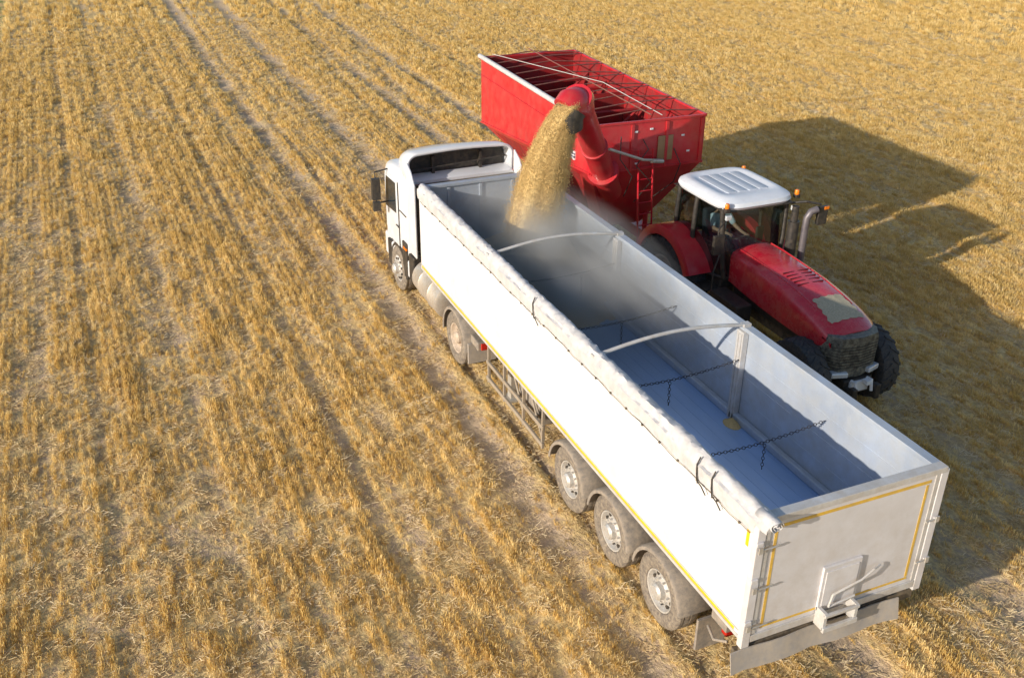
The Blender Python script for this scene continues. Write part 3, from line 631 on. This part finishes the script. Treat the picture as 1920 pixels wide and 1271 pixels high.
for s in (-1,1):
    bm=NB(); quad(P(s,8.06,1.42,.63),P(s,8.95,1.32,.81),P(s,8.98,2.79,.78),P(s,8.16,2.79,.75)); quad(P(s,8.95,1.32,.81),P(s,9.74,1.77,.71),P(s,9.70,2.79,.71),P(s,8.98,2.79,.78))
    bmesh.ops.remove_doubles(bm,verts=bm.verts,dist=1e-4); fin("side_window",bm,m_glass if s<0 else m_glassd,CA)
bm=NB(); quad(P(-1,9.76,1.77,.70),P(1,9.76,1.77,.70),P(1,9.72,2.79,.70),P(-1,9.72,2.79,.70)); fin("rear_window",bm,m_glassd,CA)
def sq(hw,y0,y1,z,e=5.,n=40,dz=0):
    pts=[];cy=(y0+y1)/2;hl=(y1-y0)/2
    for k in range(n):
        t=2*math.pi*k/n; c,s_=math.cos(t),math.sin(t); pts.append((X0+hw*math.copysign(abs(c)**(2/e),c),cy+hl*math.copysign(abs(s_)**(2/e),s_),z))
    return pts
bm=NB(); loft(bm,[sq(.70,8.1,9.8,2.78),sq(.82,7.98,9.86,2.80),sq(.85,7.93,9.88,2.86),sq(.83,7.96,9.86,2.93),sq(.74,8.1,9.78,2.985),sq(.62,8.26,9.64,3.0),sq(.58,8.32,9.6,2.975),sq(.3,8.7,9.2,2.978)])
RF=fin("cab_roof",bm,m_roofw,CA,smooth=40)
for x in (-.36,-.12,.12,.36):
    bm=NB(); loft(bm,[[(X0+x+a*.105*s_,8.44+(1.04)*(.5+.5*b_)-.0,z_) for a,b_ in ((-1,-.9),(-.8,-1),(.8,-1),(1,-.9),(1,.9),(.8,1),(-.8,1),(-1,.9))] for s_,z_ in ((1,2.97),(1,2.988),(.85,2.994))]); fin("roof_panel",bm,m_roofg,RF,smooth=60)
bm=NB(); box(bm,X0-.74,X0+.74,7.99,8.06,2.765,2.80); box(bm,X0-.79,X0+.79,8.0,9.84,2.765,2.781); fin("roof_trim",bm,m_black,RF,bevel=.01)
def beacon(x,y,z):
    bm=NB(); lathe(bm,[(.0,0),(.045,0),(.045,.07),(.035,.09),(0,.095)],(x,y,z),'z',14); o=fin("beacon",bm,m_orange,CA,smooth=40)
    bm=NB(); box(bm,x-.05,x+.05,y-.05,y+.05,z-.07,z); fin("beacon_base",bm,m_black,o,bevel=.01)
beacon(X0-.78,7.98,2.88); beacon(X0+.90,8.1,2.90); beacon(X0+.86,9.8,2.86)
bm=NB(); box(bm,X0-.82,X0-.70,7.90,7.96,2.66,2.75); wl=fin("work_light",bm,m_lamp,CA,bevel=.01); copytree(wl,CA,(1.50,0,0))
bm=NB(); box(bm,X0-1.10,X0-.88,7.80,7.88,2.05,2.42); tube(bm,[(X0-.72,8.05,2.6),(X0-.99,7.88,2.52),(X0-.99,7.86,2.4)],.015,6); fin("mirror",bm,m_black,TR,bevel=.025)
bm=NB(); box(bm,X0+1.18,X0+1.4,7.72,7.80,2.35,2.72); tube(bm,[(X0+.72,8.15,2.72),(X0+1.0,7.9,2.8),(X0+1.28,7.8,2.74)],.025,6); fin("mirror",bm,m_black,TR,bevel=.025)
bm=NB(); box(bm,X0+1.30,X0+1.4,7.705,7.72,2.66,2.72); fin("mirror_lamp",bm,m_orange,TR)
bm=NB(); tube(bm,[(X0+.74,7.88,1.5),(X0+.74,7.88,2.45)],.11,16); tube(bm,[(X0+.74,7.88,2.45),(X0+.74,7.88,2.75)],.07,12,mi=0); fin("exhaust_guard",bm,m_black,TR,smooth=40)
bm=NB(); tube(bm,[(X0+.95,7.78,1.6),(X0+.95,7.78,2.30),(X0+.96,7.78,2.52),(X0+1.02,7.76,2.64),(X0+1.15,7.74,2.68)],.07,14); fin("exhaust_pipe",bm,m_exh,TR,smooth=60)
bm=NB(); 
for z in (.55,.85,1.15): box(bm,X0-.98,X0-.62,8.1,8.5,z,z+.04)
box(bm,X0-.95,X0-.6,7.1,8.0,.75,1.25); fin("access_step",bm,m_black,TR,bevel=.02); 
bm=NB(); box(bm,X0+.6,X0+.95,7.1,8.4,.7,1.25); fin("fuel_tank",bm,m_black,TR,bevel=.06)
bm=NB(); tube(bm,[(X0-.9,8.0,1.0),(X0-.92,8.0,1.6),(X0-.75,8.05,2.0)],.018,6); fin("grab_rail",bm,m_black,TR,smooth=60)
bm=NB(); box(bm,X0-.27,X0+.27,8.95,9.45,1.5,1.68); box(bm,X0-.25,X0+.25,9.38,9.52,1.65,2.3,rot=Matrix.Rotation(math.radians(-6),3,'X')); fin("seat",bm,m_seat,CA,bevel=.05)
bm=NB(); tube(bm,[(X0+.19*math.cos(t*.3927),8.52+.17*math.sin(t*.3927),1.98-.06*math.sin(t*.3927)) for t in range(16)],.015,6,closed=True); tube(bm,[(X0,8.52,1.98),(X0,8.3,1.5)],.03,8); tube(bm,[(X0-.18,8.52,1.98),(X0+.18,8.52,1.98)],.012,6); fin("steering_wheel",bm,m_black,CA,smooth=60)
bm=NB(); box(bm,X0+.32,X0+.52,8.7,9.3,1.5,1.85); box(bm,X0+.38,X0+.56,8.5,8.56,1.8,2.15); fin("control_console",bm,m_black,CA,bevel=.03)

# ------------------------------------------------------------------ driver
def skinmesh(name,joints,edges,root,m,parent,sub=2,label=None):
    me=bpy.data.meshes.new(name); me.from_pydata([tuple(j[0]) for j in joints],edges,[]); o=bpy.data.objects.new(name,me); COL.objects.link(o)
    sm=o.modifiers.new("skin","SKIN")
    if not me.skin_vertices: 
        bmx=NB(); bmx.from_mesh(me); bmx.verts.layers.skin.verify(); bmx.to_mesh(me); bmx.free()
    sv=me.skin_vertices[0].data
    for i,j in enumerate(joints):
        r=j[1]; sv[i].radius=(r,r) if not isinstance(r,tuple) else r; sv[i].use_root=(i==root)
    sm.use_smooth_shade=True
    s=o.modifiers.new("sub","SUBSURF"); s.levels=sub; s.render_levels=sub; me.materials.append(m)
    if parent: o.parent=parent; o.matrix_parent_inverse=wm(parent).inverted()
    return o
X=X0
J=[((X,9.22,1.78),(.15,.12)),((X,9.24,1.95),(.14,.11)),((X,9.25,2.12),(.16,.11)),((X,9.24,2.24),(.12,.09)),((X,9.22,2.33),.055),((X,9.20,2.40),.055),
 ((X-.17,9.22,2.22),.06),((X-.26,9.08,2.02),.046),((X-.17,8.82,2.0),.036),((X-.15,8.68,2.02),.028),
 ((X+.17,9.22,2.22),.06),((X+.27,9.1,2.0),.046),((X+.3,8.86,1.93),.036),((X+.3,8.74,1.93),.028),
 ((X-.1,9.15,1.74),.09),((X-.14,8.75,1.78),.075),((X-.14,8.6,1.46),.05),((X-.14,8.45,1.46),.035),
 ((X+.1,9.15,1.74),.09),((X+.14,8.75,1.78),.075),((X+.14,8.6,1.46),.05),((X+.14,8.45,1.46),.035)]
E=[(0,1),(1,2),(2,3),(3,4),(4,5),(3,6),(6,7),(7,8),(8,9),(3,10),(10,11),(11,12),(12,13),(0,14),(14,15),(15,16),(16,17),(0,18),(18,19),(19,20),(20,21)]
def fingers(base,idx,d):
    b=Vector(base)
    for k,(ox,ln) in enumerate(((-.03,.055),(-.01,.065),(.01,.06),(.03,.048))):
        i=len(J); J.append((tuple(b+Vector((ox,-.05,.0))),.011)); J.append((tuple(b+Vector((ox,-.05-ln*.6,.01))),.009)); J.append((tuple(b+Vector((ox,-.05-ln*.7,-.03))),.008)); E.extend([(idx,i),(i,i+1),(i+1,i+2)])
    i=len(J); J.append((tuple(b+Vector((d*.045,-.02,-.005))),.011)); J.append((tuple(b+Vector((d*.055,-.05,-.02))),.009)); E.extend([(idx,i),(i,i+1)])
fingers(J[9][0],9,1); fingers(J[13][0],13,-1)
PE=skinmesh("person",J,E,0,m_skin,None)
PE["label"]="driver in light shirt seated at the tractor steering wheel"; PE["category"]="person"
bm=NB(); bmesh.ops.create_uvsphere(bm,u_segments=24,v_segments=16,radius=1)
for v in bm.verts:
    x,y,z=v.co; v.co=(x*.076,y*.095,z*.118)
    if z<-.2 and y<0: v.co.x*=.85
    if abs(x)<.2 and y<-.8 and -.35<z<.15: v.co.y-=.022
    if abs(abs(x)-.42)<.2 and y<-.6 and .05<z<.3: v.co.y+=.012
    v.co+=Vector((X,9.17,2.50))
for s in (-1,1):
    tube(bm,[(X+s*.074,9.18,2.52),(X+s*.085,9.19,2.50),(X+s*.076,9.18,2.47)],.012,6)
fin("head",bm,m_skin,PE,smooth=70)
bm=NB(); bmesh.ops.create_uvsphere(bm,u_segments=20,v_segments=12,radius=1)
bmesh.ops.delete(bm,geom=[v for v in bm.verts if v.co.z<-.05 and v.co.y<.3 or v.co.z<-.5],context='VERTS')
for v in bm.verts: v.co=Vector((v.co.x*.082+X,v.co.y*.10+9.18,v.co.z*.118+2.515))
fin("hair",bm,m_hair,PE,smooth=70)
def big(k,d):
    p,r=J[k]; r=r if isinstance(r,tuple) else (r,r); return (p,(r[0]+d,r[1]+d))
keep=[0,1,2,3,6,7,10,11]; mp={k:i for i,k in enumerate(keep)}
skinmesh("shirt",[big(k,.018) for k in keep],[(mp[a],mp[b]) for a,b in E if a in mp and b in mp],0,m_shirt,PE)
keep=[0,14,15,16,18,19,20]; mp={k:i for i,k in enumerate(keep)}
skinmesh("trousers",[big(k,.014) for k in keep],[(mp[a],mp[b]) for a,b in E if a in mp and b in mp],0,m_trouser,PE)

# ================================================================== FIELD
def vnoise(x,y,seed=0):
    xi=np.floor(x).astype(np.int64); yi=np.floor(y).astype(np.int64); fx=x-xi; fy=y-yi
    fx=fx*fx*(3-2*fx); fy=fy*fy*(3-2*fy)
    def h(a,b):
        n=(a*374761393+b*668265263+seed*974711)&0x7fffffff; n=((n^(n>>13))*1274126177)&0x7fffffff; return ((n^(n>>16))&0xffff)/65535.
    return (h(xi,yi)*(1-fx)+h(xi+1,yi)*fx)*(1-fy)+(h(xi,yi+1)*(1-fx)+h(xi+1,yi+1)*fx)*fy
def fbm(x,y,seed=0,o=4):
    s=0;a=.5;t=0
    for k in range(o): s=s+a*vnoise(x*2**k,y*2**k,seed+k); t+=a; a*=.5
    return s/t
def tracks(x,y):
    t=np.zeros_like(x)
    wob=.10*np.sin(y*.13)+.12*(fbm(x*.2,y*.25,33,2)-.5)
    for c,wd,a in ((-.45,.30,.85),(.15,.10,.6),(2.05,.36,.8),(4.75,.3,.7),(6.75,.3,.7),(-4.95,.20,.38),(-6.4,.18,.36),(-2.7,.18,.36),(-1.5,.16,.32),(9.3,.3,.35)):
        t=np.maximum(t,a*np.exp(-(np.abs(x-c-wob)/wd)**3)*(.30+1.05*fbm(x*1.3,y*.7,31)))
    for c0,k,wd in ((3.6,.0035,.20),(5.4,.0035,.20)):
        cx=c0+k*(y-24)**2; t=np.maximum(t,.5*np.exp(-((x-cx)/wd)**2)*np.clip((y-17)/3,0,1)*(.5+.7*fbm(x,y*.4,37)))
    return np.clip(t,0,1)
def stand(x,y):
    xw=x+.16*(fbm(x*.3,y*.10,3)-.5)*2
    b=.5+.5*np.sin(2*np.pi*xw/.42+.8)
    amp=vnoise(x*.8,y*.06,5)
    n=fbm(x*2.6,y*.9,9,5)
    left=np.clip(.36+.34*b*(.4+.8*amp)+.36*(amp-.4)+1.2*(n-.5)+.06,0,1)
    br=.5+.5*np.sin(2*np.pi*xw/1.9); nr=fbm(x*1.6,y*.6,12,5)
    right=np.clip(.50+.20*br+.18*b+1.0*(nr-.5),0,1)
    k=np.clip((x-6.5)/5,0,1)+np.clip((y-30)/20,0,.5); k=np.clip(k,0,1); s=left*(1-k)+right*k
    kk=np.exp(-((x-1.2)/1.8)**2); s=s*(1-.30*kk)
    s=s*(1-.95*np.clip(tracks(x,y)*1.15,0,1))
    return np.clip(s,0,1)
def height(x,y):
    near=np.exp(-(np.maximum(0,np.hypot(x-3,y-10)-40)/20)**2)
    return near*(-.08*tracks(x,y)+.06*(fbm(x*3.4,y*2.0,21,4)-.5)+.03*(stand(x,y)-.5))
xs=np.concatenate([[-2000,-600,-200,-80,-40,-22],np.arange(-14,34,.09),np.arange(34,60,.6),[70,100,200,600,2000]])
ys=np.concatenate([[-400,-100,-40,-15,-6],np.arange(-2,40,.12),np.arange(40,75,.6),[80,100,160,400,1200,3000]])
GX,GY=np.meshgrid(xs,ys,indexing='ij'); GZ=height(GX,GY)-.0
S=stand(GX,GY); TT=tracks(GX,GY)
nx,ny=len(xs),len(ys); V=np.stack([GX,GY,GZ],-1).reshape(-1,3)
idx=np.arange(nx*ny).reshape(nx,ny); Fc=np.stack([idx[:-1,:-1],idx[1:,:-1],idx[1:,1:],idx[:-1,1:]],-1).reshape(-1,4)
me=bpy.data.meshes.new("field"); me.vertices.add(len(V)); me.vertices.foreach_set("co",V.ravel()); me.loops.add(Fc.size); me.loops.foreach_set("vertex_index",Fc.ravel().astype(np.int32))
me.polygons.add(len(Fc)); me.polygons.foreach_set("loop_start",np.arange(0,Fc.size,4,dtype=np.int32)); me.update(calc_edges=True); me.validate()
for nm,arr in (("stand",S),("track",TT)):
    a=me.attributes.new(nm,'FLOAT','POINT'); a.data.foreach_set("value",arr.ravel().astype(np.float32))
me.polygons.foreach_set("use_smooth",np.ones(len(Fc),dtype=bool))
fld=bpy.data.objects.new("field",me); COL.objects.link(fld); fld["kind"]="structure"
fld["label"]="harvested wheat field with golden stubble rows and dusty wheel tracks"; fld["category"]="field"
m=bpy.data.materials.new("field_ground"); m.use_nodes=True; n=m.node_tree; Lk=n.links; p=n.nodes["Principled BSDF"]; p.inputs["Roughness"].default_value=.95; p.inputs["Specular IOR Level"].default_value=.1
g=n.nodes.new("ShaderNodeNewGeometry")
def mapn(sc):
    q=n.nodes.new("ShaderNodeMapping"); q.inputs["Scale"].default_value=sc; Lk.new(g.outputs["Position"],q.inputs[0]); return q.outputs[0]
def nse(sc,scale,det=6,ro=.65):
    q=n.nodes.new("ShaderNodeTexNoise"); q.inputs["Scale"].default_value=scale; q.inputs["Detail"].default_value=det; q.inputs["Roughness"].default_value=ro; Lk.new(mapn(sc),q.inputs["Vector"]); return q.outputs[0]
def rng_(s,a,b,c=0,d=1):
    q=n.nodes.new("ShaderNodeMapRange"); q.inputs[1].default_value=a; q.inputs[2].default_value=b; q.inputs[3].default_value=c; q.inputs[4].default_value=d; Lk.new(s,q.inputs[0]); return q.outputs[0]
def mixc(f,a,b):
    q=n.nodes.new("ShaderNodeMix"); q.data_type='RGBA'
    if isinstance(f,bpy.types.NodeSocket): Lk.new(f,q.inputs[0])
    else: q.inputs[0].default_value=f
    for k,v in ((6,a),(7,b)):
        if isinstance(v,tuple): q.inputs[k].default_value=(*v,1)
        else: Lk.new(v,q.inputs[k])
    return q.outputs[2]
def mth(op,a,b):
    q=n.nodes.new("ShaderNodeMath"); q.operation=op
    for k,v in ((0,a),(1,b)):
        if isinstance(v,(int,float)): q.inputs[k].default_value=v
        else: Lk.new(v,q.inputs[k])
    return q.outputs[0]
at=n.nodes.new("ShaderNodeAttribute"); at.attribute_name="stand"; at2=n.nodes.new("ShaderNodeAttribute"); at2.attribute_name="track"
n1=nse((1,.6,1),16); n2=nse((1,.35,1),3.,5); n3=nse((1,1,1),45,3)
straw=mixc(rng_(n1,.35,.65),(.54,.35,.13),(.86,.64,.32)); soil=mixc(rng_(n3,.3,.7),(.36,.25,.17),(.66,.49,.35))
f=rng_(mth('ADD',mth('MULTIPLY',at.outputs["Fac"],.45),mth('MULTIPLY',n1,.9)),.42,.66)
col=mixc(f,soil,straw)
col=mixc(rng_(mth('MULTIPLY',at2.outputs["Fac"],mth('ADD',n2,.35)),.25,.7,0,.75),col,(.66,.50,.35))
sx=n.nodes.new("ShaderNodeSeparateXYZ"); Lk.new(g.outputs["Position"],sx.inputs[0])
gm=mth('MULTIPLY',rng_(mth('ADD',sx.outputs[0],mth('MULTIPLY',n2,2.5)),-7.3,-7.9),rng_(mth('ADD',sx.outputs[1],mth('MULTIPLY',n2,4.)),42,47))
col=mixc(gm,col,(.09,.17,.03))
Lk.new(col,p.inputs["Base Color"])
wv=n.nodes.new("ShaderNodeTexWave"); wv.wave_type='BANDS'; wv.bands_direction='Y'; wv.inputs["Scale"].default_value=1.6; wv.inputs["Distortion"].default_value=2.5; wv.inputs["Detail"].default_value=2; Lk.new(g.outputs["Position"],wv.inputs["Vector"])
b=n.nodes.new("ShaderNodeBump"); b.inputs["Strength"].default_value=.9; b.inputs["Distance"].default_value=.05; Lk.new(mth('ADD',mth('ADD',n1,mth('MULTIPLY',n3,.4)),mth('MULTIPLY',mth('MULTIPLY',wv.outputs["Fac"],at2.outputs["Fac"]),.6)),b.inputs["Height"]); Lk.new(b.outputs[0],p.inputs["Normal"])
me.materials.append(m)

def strawmat(name,c0,c1,c2):
    ms=bpy.data.materials.new(name); ms.use_nodes=True; n=ms.node_tree; Lk=n.links; n.nodes.clear()
    o=n.nodes.new("ShaderNodeOutputMaterial"); oi=n.nodes.new("ShaderNodeObjectInfo"); cr=n.nodes.new("ShaderNodeValToRGB"); Lk.new(oi.outputs["Random"],cr.inputs[0])
    els=cr.color_ramp.elements; els[0].position=0; els[0].color=(*c0,1); els[1].position=1; els[1].color=(*c2,1); e=els.new(.5); e.color=(*c1,1)
    d=n.nodes.new("ShaderNodeBsdfDiffuse"); t=n.nodes.new("ShaderNodeBsdfTranslucent"); Lk.new(cr.outputs[0],d.inputs[0]); Lk.new(cr.outputs[0],t.inputs[0]); mx=n.nodes.new("ShaderNodeMixShader"); mx.inputs[0].default_value=.3; Lk.new(d.outputs[0],mx.inputs[1]); Lk.new(t.outputs[0],mx.inputs[2]); Lk.new(mx.outputs[0],o.inputs[0]); return ms
ms=strawmat("straw",(.58,.385,.12),(.80,.57,.21),(.93,.74,.38)); ml=strawmat("pale_straw",(.54,.40,.20),(.76,.58,.32),(.90,.75,.50))
tc=bpy.data.collections.new("tuft_sources")
def tuft(i,flat):
    vs=[];fs=[]
    nb=26 if not flat else 24
    for k in range(nb):
        if flat: 
            x,y=rng.normal(0,.07,2); h=rng.uniform(.005,.03); ln=rng.uniform(.04,.11); a=rng.uniform(0,6.28); w_=.0035
            dx,dy=math.cos(a)*ln,math.sin(a)*ln; px,py=-math.sin(a)*w_,math.cos(a)*w_; z1=h+rng.uniform(-.01,.04)
            q=[(x-px,y-py,h),(x+px,y+py,h+.004),(x+dx+px,y+dy+py,z1+.004),(x+dx-px,y+dy-py,z1)]
        else:
            x=rng.normal(0,.020); y=rng.uniform(-.09,.09); h=rng.uniform(.035,.09); lx,ly=rng.normal(0,.018,2); a=rng.uniform(0,3.14); w_=rng.uniform(.0026,.0045)
            px,py=math.cos(a)*w_,math.sin(a)*w_
            q=[(x-px,y-py,-.02),(x+px,y+py,-.02),(x+lx+px*.7,y+ly+py*.7,h),(x+lx-px*.7,y+ly-py*.7,h*.97)]
        b0=len(vs); vs+=q; fs.append((b0,b0+1,b0+2,b0+3))
    mm=bpy.data.meshes.new("tuft"); mm.from_pydata(vs,[],fs); mm.materials.append(ml if flat else ms); oo=bpy.data.objects.new("tuft_%d"%i,mm); tc.objects.link(oo)
def gn_scatter(name,pts,scl,coll,label):
    me=bpy.data.meshes.new(name); me.vertices.add(len(pts)); me.vertices.foreach_set("co",pts.astype(np.float32).ravel()); a=me.attributes.new("sz",'FLOAT','POINT'); a.data.foreach_set("value",scl.astype(np.float32))
    a=me.attributes.new("rt",'FLOAT','POINT'); a.data.foreach_set("value",ROT[:len(pts)].astype(np.float32))
    o=bpy.data.objects.new(name,me); COL.objects.link(o); o["kind"]="stuff"; o["label"]=label; o["category"]="stubble"
    ng=bpy.data.node_groups.new(name,"GeometryNodeTree"); ng.interface.new_socket("Geometry",in_out='INPUT',socket_type='NodeSocketGeometry'); ng.interface.new_socket("Geometry",in_out='OUTPUT',socket_type='NodeSocketGeometry')
    N=ng.nodes; K=ng.links; i_=N.new("NodeGroupInput"); o_=N.new("NodeGroupOutput"); ip=N.new("GeometryNodeInstanceOnPoints"); ci=N.new("GeometryNodeCollectionInfo"); ci.inputs[0].default_value=coll; ci.inputs[1].default_value=True; ci.inputs[2].default_value=True
    ip.inputs["Pick Instance"].default_value=True
    na=N.new("GeometryNodeInputNamedAttribute"); na.data_type='FLOAT'; na.inputs[0].default_value="sz"; nr=N.new("GeometryNodeInputNamedAttribute"); nr.data_type='FLOAT'; nr.inputs[0].default_value="rt"
    cx=N.new("ShaderNodeCombineXYZ"); K.new(nr.outputs[0],cx.inputs[2]); 
    K.new(i_.outputs[0],ip.inputs["Points"]); K.new(ci.outputs[0],ip.inputs["Instance"]); K.new(na.outputs[0],ip.inputs["Scale"]); K.new(cx.outputs[0],ip.inputs["Rotation"]); K.new(ip.outputs[0],o_.inputs[0])
    md=o.modifiers.new("scatter","NODES"); md.node_group=ng; return o
for i in range(8): tuft(i,False)
tc2=bpy.data.collections.new("litter_sources")
tcs=tc; tc=tc2
for i in range(5): tuft(i+20,True)
tc=tcs
Fn,Rn,Un=np.array(F),np.array(R),np.array(U)
def visible(x,y,z=0,mg=60):
    P_=np.stack([x+5.684,y+6.551,np.full_like(x,z-9.397)],-1); zc=P_@Fn; u=960+1870.6*(P_@Rn)/zc; v=635.5-1870.6*(P_@Un)/zc
    return (zc>1)&(u>-mg*3)&(u<1920+mg*3)&(v>-mg)&(v<1271+mg*3)
def sample(n,x0,x1,y0,y1,row=None):
    x=rng.uniform(x0,x1,n); y=rng.uniform(y0,y1,n)
    if row: x=np.round(x/row)*row+rng.normal(0,row*.13,n)
    return x,y
NR=1500000
ROT=rng.normal(0,.15,NR)+np.where(rng.random(NR)<.5,math.pi,0)
PX=[];PY=[];SC=[]
for (dens,x0,x1,y0,y1,sc) in ((150,-12,17,-1,26,1.),(66,-12,32,26,46,1.3),(76,17,32,0,26,1.15),(22,-14,58,46,76,2.0),(22,32,58,20,46,1.8)):
    nn=int(dens*(x1-x0)*(y1-y0)); x,y=sample(nn,x0,x1,y0,y1,.14 if sc<1.5 else None)
    s=stand(x,y); k=(rng.random(nn)<np.clip((s-.10)*1.15,0,1))&visible(x,y)&~((x<-8.5)&(y>44)); x=x[k];y=y[k];s=s[k]
    PX.append(x);PY.append(y);q=(.60+.55*s)*rng.uniform(.75,1.25,len(x))*sc
    q=np.where((x>-.1)&(x<2.7)&(y>0)&(y<14),q*.6,q); SC.append(q)
x=np.concatenate(PX);y=np.concatenate(PY);sc=np.concatenate(SC)
gn_scatter("wheat_stubble",np.stack([x,y,height(x,y)],-1),sc,tcs,"standing golden wheat stubble in rows")
c1=len(x)
PX=[];PY=[];SC=[]
for (dens,x0,x1,y0,y1,sc) in ((24,-12,17,-1,26,1.),(12,-12,32,26,46,1.3),(10,17,32,0,26,1.2)):
    nn=int(dens*(x1-x0)*(y1-y0)); x,y=sample(nn,x0,x1,y0,y1); t_=tracks(x,y)
    k=(rng.random(nn)<np.clip(1-.6*t_,0,1))&visible(x,y)&~((x<-8.5)&(y>44)); x=x[k];y=y[k]; PX.append(x);PY.append(y);SC.append(rng.uniform(.7,1.2,len(x))*sc)
x=np.concatenate(PX);y=np.concatenate(PY);sc=np.concatenate(SC)
ROT=rng.uniform(0,6.28,NR)
gn_scatter("loose_straw",np.stack([x,y,height(x,y)],-1),sc,tc2,"loose flattened straw lying between stubble rows")
print("TUFTS",c1,len(x))
